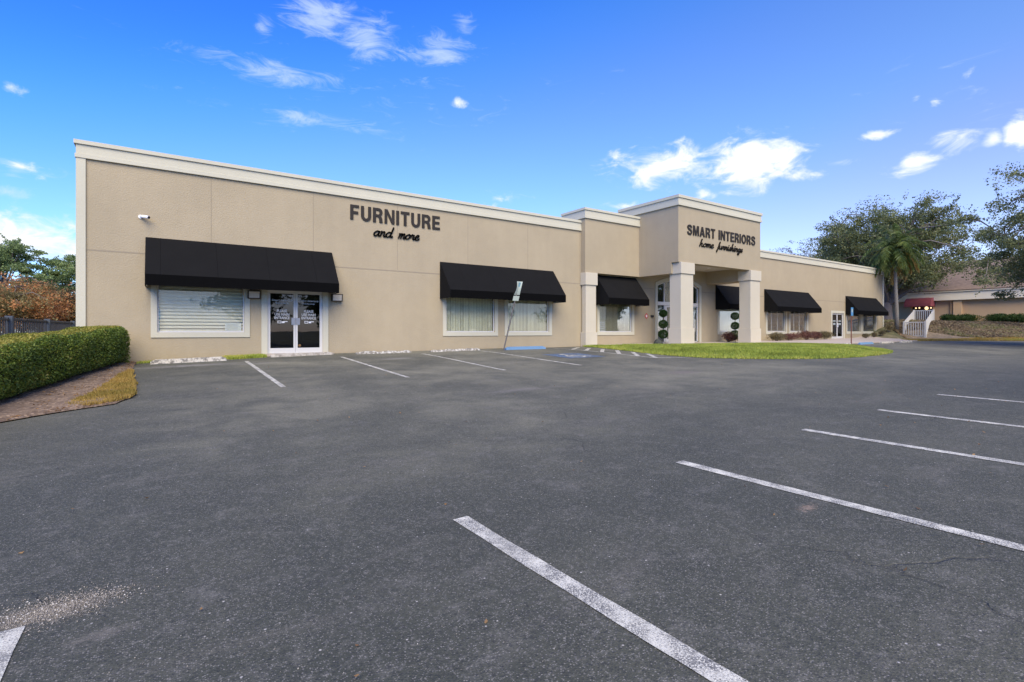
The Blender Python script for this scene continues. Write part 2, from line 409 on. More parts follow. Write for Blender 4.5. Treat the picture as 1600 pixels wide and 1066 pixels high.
def mat_asphalt():
    b = NB('asphalt')
    big = b.noise(.16, 5, .55, dist=.6); mid = b.noise(.9, 6, .62, dist=.4); sm = b.noise(9, 5, .65)
    v = b.math('ADD', b.math('MULTIPLY', big, .55), b.math('MULTIPLY', mid, .45))
    col0 = b.ramp(v, [(.33, (.060, .063, .044)), (.45, (.090, .091, .064)), (.55, (.146, .142, .098)), (.66, (.205, .196, .135))])
    # the darker, newer-sealed strip against the hedge and the walls
    sp = b.N.new('ShaderNodeSeparateXYZ'); b.L.new(b.pos, sp.inputs[0])
    e = b.step(b.math('ADD', b.math('ADD', b.math('MULTIPLY', sp.outputs[0], 1.0), b.math('MULTIPLY', mid, 4.5)), b.math('MULTIPLY', sp.outputs[1], -.10)), .4, 4.2)
    col0 = b.mix(e, b.mix(.65, col0, (.047, .052, .040)), col0)
    # near foreground is a little darker than the worn driving lane
    ln = b.step(sp.outputs[1], 3.0, 8.0)
    col0 = b.mix(ln, b.mix(.7, col0, (.043, .047, .035)), col0)
    # sandy drag streaks along the lane
    sv = b.vm('MULTIPLY', b.pos, (.30, 1.1, 1)); stn = b.noise(1.0, 7, .68, sv, .8)
    col0 = b.mix(b.math('MULTIPLY', b.step(stn, .52, .80), .40), col0, (.185, .168, .140))
    gp_ = b.noise(3.2, 7, .75); col0 = b.mix(b.math('MULTIPLY', b.step(gp_, .50, .72), .45), col0, (.17, .163, .14)); col0 = b.mix(b.math('MULTIPLY', b.step(b.noise(5.5, 6, .7), .55, .75), .4), col0, (.035, .037, .035))
    mg = b.noise(24, 5, .8); col0 = b.mix(b.math('MULTIPLY', b.step(mg, .52, .70), .55), col0, (.20, .19, .165)); col0 = b.mix(b.math('MULTIPLY', b.step(mg, .47, .33), .5), col0, (.032, .032, .030))
    # aggregate: pale and dark stones
    w = b.voro(105, out='Color'); sw = b.N.new('ShaderNodeSeparateColor'); b.L.new(w, sw.inputs[0])
    stone = b.math('MULTIPLY', b.step(sw.outputs[0], .62, .95), b.math('SUBTRACT', 1.0, b.step(b.voro(105), .25, .62)))
    col1 = b.mix(b.math('MULTIPLY', stone, .75), col0, (.25, .235, .21))
    dark = b.step(sw.outputs[1], .72, .9)
    col1 = b.mix(b.math('MULTIPLY', dark, .45), col1, (.018, .02, .024))
    w2 = b.voro(26, out='Color'); sw2 = b.N.new('ShaderNodeSeparateColor'); b.L.new(w2, sw2.inputs[0])
    peb = b.math('MULTIPLY', b.step(sw2.outputs[0], .955, .975), b.math('SUBTRACT', 1.0, b.step(b.voro(26), .10, .22)))
    col1 = b.mix(peb, col1, (.42, .40, .36))
    # loose pale gravel and dried sand lying in two worn spots
    grit = b.math('MULTIPLY', b.math('SUBTRACT', b.noise(55, 4, .8), .5), 3.2)
    def spot(x, y, rx, ry, colr, amt):
        nonlocal col1
        p = b.vm('MULTIPLY', b.vm('SUBTRACT', b.pos, (x, y, 0)), (1/rx, 1/ry, 0))
        n = b.N.new('ShaderNodeVectorMath'); n.operation = 'LENGTH'; b.L.new(p, n.inputs[0])
        k = b.math('SUBTRACT', b.math('ADD', b.math('MULTIPLY', mid, 1.2), b.math('MULTIPLY', sm, 1.2)), n.outputs[1])
        col1 = b.mix(b.math('MULTIPLY', b.step(b.math('ADD', k, grit), .35, 1.25), amt), col1, colr)
    spot(-.52, 3.90, .30, .17, (.27, .24, .19), .85)
    spot(-.25, 3.45, .2, .08, (.20, .18, .15), .4)
    spot(.7, 18.2, 2.0, .5, (.27, .26, .24), .6)
    spot(2.3, 17.8, 1.2, .3, (.24, .23, .21), .5)
    spot(6.9, 17.2, .9, .35, (.25, .24, .22), .55)
    spot(4.55, 2.2, .22, .10, (.30, .22, .16), .7)
    spot(12.4, 9.5, 1.0, .5, (.145, .125, .11), .8)
    spot(6.5, 9.4, 1.4, .35, (.19, .175, .16), .5)
    # hairline cracks
    cv = b.vm('ADD', b.vm('MULTIPLY', b.pos, (1, 1, 0)), b.vm('MULTIPLY', b.N.new('ShaderNodeTexNoise').outputs[1], (0, 0, 0)))
    nz = b.N.new('ShaderNodeTexNoise'); nz.inputs['Scale'].default_value = 1.3; nz.inputs['Detail'].default_value = 6; b.L.new(b.pos, nz.inputs[0])
    cv = b.vm('ADD', b.vm('MULTIPLY', b.pos, (1, 1, 0)), b.vm('MULTIPLY', nz.outputs[1], (.9, .9, 0)))
    ed = b.voro(.21, 'DISTANCE_TO_EDGE', 'Distance', cv)
    crack = b.math('MULTIPLY', b.math('SUBTRACT', 1.0, b.step(ed, .0004, .0026)), b.step(b.noise(.5, 3), .50, .60))
    col1 = b.mix(b.math('MULTIPLY', crack, .35), col1, (.035, .034, .028))
    b.set(Base_Color=col1, Roughness=b.math('ADD', .74, b.math('MULTIPLY', sm, .2)), Specular_IOR_Level=.35)
    hh = b.math('ADD', b.math('MULTIPLY', b.voro(105), .5), b.math('SUBTRACT', b.noise(48, 4, .7), b.math('MULTIPLY', crack, 1.5)))
    b.bump(hh, .006, .9)
    return b.m
M['asphalt'] = mat_asphalt()
def mat_paint(name, c, worn=(.06, .06, .065), lo=.36, hi=.47, fine=70):
    b = NB(name)
    a = b.noise(fine, 3, .7); m = b.noise(7, 5, .65); w = b.math('ADD', b.math('MULTIPLY', a, .78), b.math('MULTIPLY', m, .22))
    v = b.voro(105); chip = b.math('MULTIPLY', b.step(v, .36, .56), .8)
    k = b.step(w, lo, hi)
    base = b.mix(k, worn, tuple(c)); base = b.mix(b.math('MULTIPLY', chip, b.step(m, .70, .38)), base, worn)
    base = b.mix(b.math('MULTIPLY', b.step(b.noise(1.1, 4), .4, .7), .28), base, tuple(x*.62 for x in c))
    b.set(Base_Color=base, Roughness=.75); b.bump(b.noise(60, 4, .7), .005); return b.m
M['stripe'] = mat_paint('white_road_paint', (.66, .64, .53), lo=.40, hi=.50, fine=110)
M['stripe_old'] = mat_paint('faded_road_paint', (.36, .35, .33), lo=.44, hi=.60)
M['blue_road'] = mat_paint('blue_road_paint', (.10, .19, .31), lo=.42, hi=.56)
def mat_stop(name, c, lo=.42, hi=.5, under=(.16, .15, .13)):
    b = NB(name); n = b.noise(9, 6, .7); n2 = b.noise(40, 4, .7); w = b.math('ADD', b.math('MULTIPLY', n, .7), b.math('MULTIPLY', n2, .3))
    b.set(Base_Color=b.mix(b.step(w, lo, hi), under, tuple(c)), Roughness=.85); b.bump(n2, .01); return b.m
M['stop_white'] = mat_stop('chipped_white_concrete', (.50, .47, .40), .44, .53)
M['stop_bad'] = mat_stop('flaking_white_concrete', (.50, .48, .42), .48, .55, (.20, .18, .145))
M['stop_bare'] = mat_stop('bare_concrete', (.42, .39, .33), .40, .60, (.22, .195, .16))
M['stop_blue'] = mat_stop('blue_painted_concrete', (.12, .23, .37), .36, .44, (.20, .26, .34))
M['concrete'] = mat_stop('walkway_concrete', (.47, .40, .33), .3, .62, (.36, .30, .24))
def mat_soil(name, a, c, s=6):
    b = NB(name); n = b.noise(s, 8, .7); n2 = b.voro(s*5, out='Color'); q = b.N.new('ShaderNodeSeparateColor'); b.L.new(n2, q.inputs[0])
    base = b.mix(b.step(n, .35, .65), a, c); base = b.mix(b.math('MULTIPLY', b.step(q.outputs[0], .9, .97), .7), base, tuple(x*1.9 for x in c))
    b.set(Base_Color=base, Roughness=.95); b.bump(n, .05); return b.m
M['soil'] = mat_soil('mulch_soil', (.12, .08, .052), (.25, .18, .12))
M['bank'] = mat_soil('bank_soil', (.13, .10, .06), (.20, .15, .095), 2)
M['lawn_soil'] = mat_soil('lawn_soil', (.07, .09, .02), (.12, .14, .03), 4)
M['ground'] = mat_soil('rough_ground', (.07, .075, .03), (.14, .12, .06), .8)
def mat_leaf(name, stops, rough=.6, nscale=1.3, trans=.25, mixn=.45):
    b = NB(name); t = b.attr('tint'); n = b.noise(nscale, 3)
    f = b.math('ADD', b.math('MULTIPLY', t, 1-mixn), b.math('MULTIPLY', b.step(n, .3, .7), mixn))
    c = b.ramp(f, stops)
    b.set(Base_Color=c, Roughness=rough, Specular_IOR_Level=.3)
    tr = b.N.new('ShaderNodeBsdfTranslucent'); b.L.new(c, tr.inputs[0])
    mx = b.N.new('ShaderNodeMixShader'); mx.inputs[0].default_value = trans+.13
    b.L.new(b.b.outputs[0], mx.inputs[1]); b.L.new(tr.outputs[0], mx.inputs[2]); b.L.new(mx.outputs[0], b.out.inputs[0])
    return b.m
M['grass'] = mat_leaf('grass_blades', [(0, (.15, .19, .03)), (.5, (.36, .43, .07)), (.85, (.52, .51, .11)), (1, (.62, .47, .15))], nscale=.9)
M['drygrass'] = mat_leaf('dry_grass_blades', [(0, (.20, .17, .03)), (.5, (.38, .27, .07)), (1, (.50, .33, .10))])
M['hedge_leaf'] = mat_leaf('hedge_leaves', [(0, (.042, .070, .016)), (.45, (.12, .19, .03)), (.8, (.24, .29, .05)), (1, (.40, .31, .08))], .45, 1.6, .2, .35)
M['hedge_top'] = mat_leaf('hedge_top_leaves', [(0, (.13, .16, .025)), (.5, (.28, .28, .045)), (1, (.46, .38, .09))], .5, 1.2, .25, .4)
M['hedge_core'] = plain('hedge_twigs', (.022, .026, .012), .95)
M['topiary'] = mat_leaf('topiary_leaves', [(0, (.02, .05, .01)), (.6, (.05, .12, .02)), (1, (.10, .18, .035))], .5, 3)
M['redleaf'] = mat_leaf('purple_shrub_leaves', [(0, (.07, .03, .028)), (.5, (.17, .075, .06)), (1, (.30, .17, .12))], .6, 3)
M['oliveleaf'] = mat_leaf('olive_shrub_leaves', [(0, (.07, .065, .035)), (.6, (.18, .15, .075)), (1, (.30, .23, .13))], .6, 3)
M['oak'] = mat_leaf('oak_leaves', [(0, (.07, .09, .035)), (.5, (.16, .185, .075)), (.85, (.27, .28, .12)), (1, (.35, .29, .16))], .55, .6)
M['pine'] = mat_leaf('pine_needles', [(0, (.09, .14, .05)), (.6, (.22, .30, .11)), (1, (.34, .40, .17))], .6, .5)
M['autumn'] = mat_leaf('autumn_leaves', [(0, (.14, .13, .06)), (.5, (.27, .22, .09)), (.72, (.50, .22, .08)), (1, (.70, .38, .16))], .6, .35, .25, .6)
M['scrub'] = mat_leaf('scrub_leaves', [(0, (.04, .045, .025)), (.6, (.10, .09, .045)), (1, (.19, .12, .06))], .6, .4)
M['palmleaf'] = mat_leaf('palm_leaflets', [(0, (.05, .085, .022)), (.55, (.12, .17, .045)), (1, (.26, .27, .09))], .45, 1.0)
M['palmdead'] = mat_leaf('dead_palm_leaflets', [(0, (.26, .17, .05)), (1, (.50, .33, .10))], .6, 1.0)
M['juniper'] = mat_leaf('juniper_foliage', [(0, (.02, .04, .012)), (.6, (.045, .09, .02)), (1, (.09, .14, .035))], .6, 1.5)
M['cover'] = mat_leaf('ground_cover', [(0, (.10, .075, .045)), (.35, (.22, .165, .10)), (.6, (.30, .23, .14)), (.78, (.22, .21, .09)), (1, (.17, .22, .07))], .8, .30, .25, .55)
M['litter'] = mat_leaf('fallen_leaves', [(0, (.16, .08, .035)), (1, (.48, .30, .13))], .7, 8)
M['bark'] = plain('bark_grey_brown', (.17, .14, .115), .9, 0, .35, 5, .03)
M['palmbark'] = plain('palm_bark', (.20, .185, .16), .9, 0, .3, 9, .03)
M['awning'] = NB('black_awning_canvas').m
def _aw():
    b = NB('black_canvas'); n = b.noise(1.6, 5); sp = b.N.new('ShaderNodeSeparateXYZ'); b.L.new(b.pos, sp.inputs[0])
    seam = b.math('PINGPONG', sp.outputs[0], .78); sm = b.math('SUBTRACT', 1.0, b.step(seam, .004, .016))
    base = b.mix(n, (.005, .005, .005), (.0078, .0077, .0076)); base = b.mix(b.math('MULTIPLY', sm, .35), base, (.004, .004, .004))
    b.set(Base_Color=base, Roughness=.9, Specular_IOR_Level=.15)
    b.bump(b.math('ADD', b.math('MULTIPLY', b.noise(1.2, 2), 2.0), b.math('MULTIPLY', sm, .5)), .02); return b.m
M['awning'] = _aw()
M['valance'] = plain('black_canvas_valance', (.0035, .0035, .0037), .95, 0, .15, 3); M['valance'].node_tree.nodes['Principled BSDF'].inputs['Specular IOR Level'].default_value = .05
M['white_metal'] = plain('white_painted_aluminium', (.56, .55, .52), .4, 0, .04)
M['dark_metal'] = plain('dark_bronze_metal', (.035, .03, .026), .45, .3, .2)
M['steel'] = plain('brushed_steel', (.42, .42, .42), .35, .8, .1)
M['pole'] = plain('weathered_grey_steel', (.13, .12, .11), .6, .3, .3, 9)
M['rust'] = plain('rusty_brown_pole', (.16, .065, .04), .7, .1, .3, 9)
M['letter'] = plain('dark_bronze_letters', (.018, .014, .010), .8, 0, .15)
M['white'] = plain('white_vinyl', (.75, .75, .74), .6, 0, .03)
M['vinyl'] = plain('aged_door_lettering', (.50, .50, .48), .6, 0, .15)
M['paper'] = plain('paper_notice', (.62, .66, .64), .8, 0, .05)
M['ink'] = plain('grey_ink', (.30, .34, .34), .8)
M['signgreen'] = plain('faded_blue_sign_face', (.36, .41, .35), .5, 0, .12, 20)
M['signblue'] = plain('blue_sign_face', (.06, .22, .42), .45, 0, .08)
M['signsym'] = plain('faded_sign_symbol', (.15, .27, .30), .5)
M['blind_h'] = plain('horizontal_blind_slats', (.72, .71, .62), .55, 0, .04)
M['blind_v'] = plain('vertical_blind_vanes', (.86, .84, .66), .7, 0, .08, 3)
M['blind_pale'] = plain('pale_window_film', (.74, .80, .76), .8, 0, .05)
M['shade'] = plain('grey_solar_shade', (.24, .22, .21), .9, 0, .05)
M['shutter'] = plain('white_plantation_shutter', (.80, .80, .80), .5, 0, .04)
M['curtain'] = plain('brown_drapes', (.07, .05, .035), .9, 0, .3, 14)
M['interior'] = plain('dark_interior', (.02, .017, .015), .9)
M['woodin'] = plain('reddish_wood', (.14, .05, .03), .5, 0, .2)
def mat_glass(name, tint, refl):
    b = NB(name); b.N.remove(b.b)
    tr = b.N.new('ShaderNodeBsdfTransparent'); tr.inputs[0].default_value = tint+(1,)
    gl = b.N.new('ShaderNodeBsdfGlossy'); gl.inputs['Roughness'].default_value = .01; gl.inputs[0].default_value = (.92, .96, 1, 1)
    lw = b.N.new('ShaderNodeFresnel'); lw.inputs[0].default_value = 1.5
    f = b.math('ADD', b.math('MULTIPLY', lw.outputs[0], refl), .01, clamp=True)
    mx = b.N.new('ShaderNodeMixShader'); b.L.new(f, mx.inputs[0]); b.L.new(tr.outputs[0], mx.inputs[1]); b.L.new(gl.outputs[0], mx.inputs[2])
    n = b.N.new('ShaderNodeBump'); n.inputs['Distance'].default_value = .003; n.inputs['Strength'].default_value = .6
    b.L.new(b.noise(.9, 2), n.inputs['Height']); b.L.new(n.outputs[0], gl.inputs['Normal'])
    b.L.new(mx.outputs[0], b.out.inputs[0]); return b.m
M['glass'] = mat_glass('window_glass', (.98, .985, .95), .7)
M['glass_dark'] = mat_glass('tinted_door_glass', (.35, .36, .36), 1.0)
def mat_shingle():
    b = NB('brown_roof_shingles'); n = b.noise(3, 6, .7); w = b.voro(3.5, out='Color', vec=b.vm('MULTIPLY', b.pos, (1, 1, 2.4)))
    q = b.N.new('ShaderNodeSeparateColor'); b.L.new(w, q.inputs[0])
    b.set(Base_Color=b.mix(b.math('ADD', b.math('MULTIPLY', n, .5), b.math('MULTIPLY', q.outputs[0], .5)), (.12, .085, .060), (.23, .165, .120)), Roughness=.9); return b.m
M['shingle'] = mat_shingle()
M['tan'] = mat_stucco('tan_far_stucco', (.60, .40, .22), .004, .06)
M['cream'] = plain('cream_fascia', (.82, .74, .58), .7, 0, .05, 2)
M['maroon'] = plain('maroon_canvas', (.24, .055, .065), .8, 0, .2, 3)
M['white_wood'] = plain('white_painted_wood', (.52, .50, .44), .65, 0, .08, 8)
M['iron'] = plain('dark_fence_paint', (.02, .02, .022), .6, 0, .2)
M['ironpost'] = plain('blue_grey_fence_post', (.045, .06, .08), .6, 0, .2)
M['rock'] = mat_soil('dark_mossy_rock', (.025, .028, .024), (.05, .055, .045), 8)
M['red'] = plain('red_sign_paint', (.5, .05, .04), .5)
M['wire'] = plain('black_cable', (.02, .02, .02), .7)
M['lens'] = plain('frosted_lamp_lens', (.50, .46, .40), .3, 0, .05)
def mat_emit(name, c, s):
    b = NB(name); b.set(Base_Color=c+(1,), Emission_Color=c+(1,), Emission_Strength=s); return b.m
M['lamp_on'] = mat_emit('lit_lamp', (1, .70, .38), 1.3)

# ------------------------------------------------------------------ ground, lot, paths
def grid_mesh(name, xs, ys, mat, off, keep=None, parent=None):
    gx, gy = np.meshgrid(xs, ys); nx = len(xs); ny = len(ys)
    z = H(gx.ravel(), gy.ravel())+off
    V = np.stack([gx.ravel(), gy.ravel(), z], 1)
    i = np.arange(nx*ny).reshape(ny, nx)
    F = np.stack([i[:-1,:-1], i[:-1,1:], i[1:,1:], i[1:,:-1]], -1).reshape(-1, 4)
    if keep is not None:
        cx = V[F].mean(1); F = F[keep(cx[:,0], cx[:,1])]
    return np_mesh(name, V, F, mat, parent, smooth=True)
def lin(a, b, s): return np.arange(a, b+1e-6, s)
xs = np.concatenate([np.array([-1500,-700,-300,-150,-80]), lin(-50, 100, 1.0), np.array([140, 200, 400, 800, 1500])])
ys = np.concatenate([np.array([-1500,-700,-300,-150,-80]), lin(-50, 60, 1.0), np.array([90, 140, 200, 400, 800, 1500])])
g = grid_mesh('ground', xs, ys, M['ground'], -.05); tag(g, kind='structure')
# asphalt: everything up to the wall, cut back along the bank
lot_poly = [(-30,-40),(120,-40),(120,-8.6),(58,11.0),(48,14.4),(46,15.1),(30,15.1),(28.5,16.6),(20.5,16.6),(19.2,20.25),(-.78,20.25),(-.70,19.1),(-.63,16.19),(-.42,13.9),(-.45,12.9),(-.7,12.18),(-1.22,11.93),(-1.68,11.6),(-2.08,11.26),(-3.4,9.6),(-8,6),(-30,0)]
lot = patch('parking_lot', lot_poly, M['asphalt'], 0.0, .6); tag(lot, kind='structure')
walk = patch('walkway', [(18.3,20.28),(18.9,18.4),(21.2,16.9),(28.5,16.5),(30,15.0),(46,15.0),(48.5,14.9),(50.5,17.0),(52,20.28)], M['concrete'], .05, .8, skirt=1, smooth=False); tag(walk, kind='structure')

def stripe(x0, y0, x1, y1, w, mat, name='parking_stripe'):
    L = math.hypot(x1-x0, y1-y0); n = max(2, int(L/.25)); tx, ty = (x1-x0)/L, (y1-y0)/L; px, py = -ty*w/2, tx*w/2
    ph = random.uniform(0, 9)
    V = []
    for i in range(n+1):
        t = i/n; x = x0+(x1-x0)*t; y = y0+(y1-y0)*t; k = 1+.05*math.sin(i*1.7+ph)
        for q in (-1, 0, 1): X = x+px*q*k; Y = y+py*q*k; V.append((X, Y, h(X, Y)+.006))
    F = []
    for i in range(n):
        for q in (0, 1): a = i*3+q; F.append((a, a+3, a+4, a+1))
    me = bpy.data.meshes.new(name); me.from_pydata(V, [], F); me.update()
    return link_mesh(name, me, mat, lot)
for i in range(6):                                    # the near row, running towards the lower right
    x = [-.668, 2.06, 4.88, 7.66, 10.2, 13.03][i]
    stripe(x, 3.78, x+(.0), -1.8, .135, M['stripe'])
for x, y0, y1 in ((2.3, 18.6, 12.52), (5.32, 18.6, 12.58), (8.44, 18.6, 12.75), (11.2, 18.9, 12.45), (15.5, 19.2, 13.1)):
    stripe(x, y0, x, y1, .11, M['stripe'])
stripe(15.5, 13.12, 17.2, 12.5, .10, M['stripe'])
for y in (17.9, 17.0, 16.0, 15.0, 14.0, 13.1):        # hatching of the aisle
    stripe(15.56, y, 16.72+(y-13)*.10, y+1.45, .17, M['stripe'], 'hatch_stripe')
for x, y0, y1 in ((30.6, 14.0, 9.5),(33.7, 14.0, 10),(36.8, 14.0, 10), (40, 14.0, 10), (43, 14, 10.2)): stripe(x, y0, x, y1, .11, M['stripe_old'])
stripe(40, 9.3, 44, 8.6, .12, M['stripe_old']); stripe(43.5, 10.8, 48, 10.3, .14, M['stripe'])
# accessible-parking symbol
sq = patch('symbol_square', [(12.35, 14.35), (14.15, 14.35), (14.15, 16.05), (12.35, 16.05)], M['blue_road'], .006, .3, lot)
def wheelchair():
    m = MB(); cx, cy = 13.2, 15.1
    def seg(pts, w=.13):
        for a, b in zip(pts[:-1], pts[1:]):
            dx, dy = b[0]-a[0], b[1]-a[1]; L = math.hypot(dx, dy); px, py = -dy/L*w/2, dx/L*w/2; ex, ey = dx/L*w*.3, dy/L*w*.3
            q = [(a[0]-px-ex, a[1]-py-ey), (b[0]-px+ex, b[1]-py+ey), (b[0]+px+ex, b[1]+py+ey), (a[0]+px-ex, a[1]+py-ey)]
            m.add([(cx+x, cy+y, h(cx+x, cy+y)+.011) for x, y in q], [(0,1,2,3)])
    seg([(-.05+.36*math.cos(t), -.15+.36*math.sin(t)) for t in [R(100+i*20) for i in range(13)]], .11)
    seg([(-.1, .45), (-.05, .02), (.28, .02), (.42, -.38), (.55, -.35)]); seg([(-.08, .2), (.22, .2)], .10)
    seg([(-.18, .62), (-.02, .62)], .18)
    return m.build('wheelchair_symbol', M['stripe'], lot)
wheelchair()

# wheel stops
def wheel_stop(x0, y, L, mat, label, bad=0, hgt=.13):
    m = MB(); n = 16; r = random.Random(int(x0*100)); V = []
    for i in range(n+1):
        t = i/n; e = min(t, 1-t)*L; k = min(1, .55+e*6)
        k2 = k*(1-(bad*r.random())); w = .085
        jx = r.uniform(-.01, .01)*(1+bad*4)
        V += [(t*L-L/2, -w+jx, -.02), (t*L-L/2, -w*.62+jx, hgt*k2*.93), (t*L-L/2, 0, hgt*k2), (t*L-L/2, w*.62, hgt*k2*.93), (t*L-L/2, w, -.02)]
    F = []
    for i in range(n):
        for q in range(4): a = i*5+q; F.append((a, a+5, a+6, a+1))
    F += [(0,1,2,3,4), tuple(n*5+q for q in (4,3,2,1,0))]
    z0 = h(x0, y); z1 = h(x0+L, y); o = m.add(V, F).build('wheel_stop', mat)
    o.location = (x0+L/2, y, (z0+z1)/2+.005); o.rotation_euler = (0, -math.atan2(z1-z0, L), r.uniform(-.015, .015))
    return tag(o, label, 'wheel stop', 'wheel stops at the heads of the parking bays')
wheel_stop(-.25, 19.35, 2.05, M['stop_white'], 'chipped white wheel stop under the blinded window, nearest the hedge')
wheel_stop(3.2, 19.75, 2.15, M['stop_bare'], 'bare flaking concrete wheel stop in front of the double glass door', .15, .11)
wheel_stop(6.15, 19.5, 2.2, M['stop_bad'], 'crumbling white wheel stop below the FURNITURE lettering', .45, .11)
wheel_stop(9.15, 19.3, 2.3, M['stop_bad'], 'crumbling white wheel stop below the left edge of the middle awning', .45, .11)
wheel_stop(12.5, 18.85, 2.2, M['stop_blue'], 'blue painted wheel stop at the foot of the leaning parking sign')
for x, l, mt in ((29.4, 'white wheel stop beyond the grass island, farthest left of its row', 'stop_white'), (32.6, 'white wheel stop just left of the rusty sign pole', 'stop_white'),
                 (35.7, 'blue wheel stop just right of the rusty sign pole', 'stop_blue'), (38.9, 'white wheel stop right beside the far blue one', 'stop_white'), (42.1, 'white wheel stop at the right end of the far row', 'stop_white')):
    wheel_stop(x, 14.25, 1.9, M[mt], l, .1)

# ------------------------------------------------------------------ showroom building
D = 20.3
bld = empty('showroom_building', (27, D, -.8), 'long beige stucco showroom with black awnings, cream parapet and pillared portico', 'building')
GZ = -1.5
def opening(x0, x1, z0, z1): return rect(x0, x1, z0, z1)[::-1]
WIN = [(-.08, 2.45, 'h'), (10.36, 12.87, 'v'), (13.59, 16.09, 'v'), (19.54, 22.06, 'v'), (30.3, 32.85, 'p'), (36.05, 38.55, 's'), (39.2, 41.7, 's'), (48.53, 51.1, 'g'), (51.6, 54.15, 'g')]
WZ0, WZ1 = -.03, 1.72
ax, aR = 26.2, 5.2
def arch(x0, x1, z0, apex, n=16, r=aR):
    pts = [(x0, z0), (x1, z0)]
    for i in range(n+1):
        x = x1+(x0-x1)*i/n; dx = x-ax; pts.append((x, apex-(r-math.sqrt(r*r-dx*dx))))
    return pts
AX0, AX1, AAP = 24.22, 28.18, 3.12
DOOR1 = (3.19, 5.12, -.80, 1.50); DOOR2 = (45.84, 47.85, -.60, 1.52)
outer = [(-2.05, GZ), (55.88, GZ), (55.88, 5.7), (-2.05, 5.7)]
holes = [opening(a, b, WZ0, WZ1) for a, b, _ in WIN]+[opening(*DOOR1), opening(*DOOR2), arch(AX0, AX1, -.72, AAP)[::-1]]
plate('wall', outer, holes, D, D+.25, M['stucco'], bld)
m = MB(); m.box(-2.05, -1.8, D+.25, 48, GZ, 5.7); m.box(55.63, 55.88, D+.25, 48, GZ, 5.7); m.box(-2.05, 55.88, 48, 48.25, GZ, 5.7)
m.build('side_wall', M['stucco'], bld)
MB().box(-1.8, 55.63, D+.25, 48, 4.9, 5.05).build('roof', M['ceiling'], bld)
MB().box(-1.8, 55.63, D+.25, 48, -.95, -.80).build('interior_floor', M['interior'], bld)
# joints in the stucco
m = MB()
def gap_segs(x0, x1, gaps):
    s = [(x0, x1)]
    for a, b in gaps:
        s = [q for (p0, p1) in s for q in ((p0, min(p1, a)), (max(p0, b), p1)) if q[1]-q[0] > .01]
    return s
AW = [(-.376, 5.446), (10.057, 16.345), (19.285, 22.36), (29.9, 33.2), (35.663, 41.92), (48.24, 54.285)]
for a, b in gap_segs(-1.86, 55.7, [(q0, q1) for q0, q1 in AW]+[(18.2, 19.05), (23.9, 28.5)]):
    m = MB(); m.box(a, b, D-.004, D, 2.475, 2.50); m.box(a, b, D-.004, D, 2.501, 2.515); m.build('stucco_joint', M['joint'], bld)
for i in range(17):
    x = 1.438+3.335*i
    if 18.2 < x < 30 : continue
    if x > 31: continue
    top = 5.26
    bot = 3.03 if any(a < x < b for a, b in AW) else -.0
    if i in (2,): top = 4.36 if False else 5.26
    if bot == 0: bot = 2.55
    MB().box(x-.010, x+.010, D-.004, D, bot, top).build('stucco_joint', M['joint'], bld)
# cornice and corner trim
def cornice(m, x0, x1, yf, zt, zl, zf, zb, wrap_l=None, wrap_r=None):
    """front run at depth yf; wrap_* = y to which it returns along the side"""
    for z0, z1, pr in ((zl, zt, .10), (zf, zl-.002, .05), (zb, zf-.002, .075)):
        a = x0-(pr if wrap_l else 0); b = x1+(pr if wrap_r else 0)
        m.box(a, b, yf-pr, yf+.2, z0, z1)
        if wrap_l: m.box(x0-pr, x0+.2, yf+.2, wrap_l, z0, z1)
        if wrap_r: m.box(x1-.2, x1+pr, yf+.2, wrap_r, z0, z1)
m = MB()
cornice(m, -2.05, 18.2, D, 5.79, 5.67, 5.38, 5.26, 48)
cornice(m, 29.9, 55.88, D, 5.79, 5.67, 5.38, 5.26, None, 48)
m.build('cornice', M['trim'], bld)
MB().box(-2.10, -1.87, D-.05, D-.001, GZ, 5.255).build('corner_trim', M['trim'], bld); MB().box(55.70, 55.93, D-.05, D-.001, GZ, 5.255).build('corner_trim', M['trim'], bld)
m = MB(); cornice(m, 18.2, 22.27, 19.95, 6.42, 6.30, 6.0, 5.88, D+1.5); m.build('cornice', M['trim'], bld)
# raised middle section
MB().box(18.2, 22.268, 19.95, D-.001, 3.07, 6.3).build('raised_parapet', M['stucco'], bld)
MB().box(18.2, 22.268, D, D+1.4, 5.6, 6.3).build('raised_parapet', M['stucco'], bld)
def pillar(x0, x1, y0, y1, zb, cap0, cap1, base1):
    m = MB(); m.box(x0, x1, y0, y1, base1, cap0); m.box(x0-.06, x1+.06, y0-.06, y1+.06, cap0+.001, cap1); m.box(x0-.05, x1+.05, y0-.05, y1+.05, zb, base1-.001)
    m.box(x0-.02, x1+.02, y0-.02, y1+.02, cap0-.03, cap0)
    return m.build('pillar', M['pillar'], bld, bevel=.012)
pillar(18.23, 18.95, 19.93, D-.07, GZ, 2.42, 3.065, -.05)
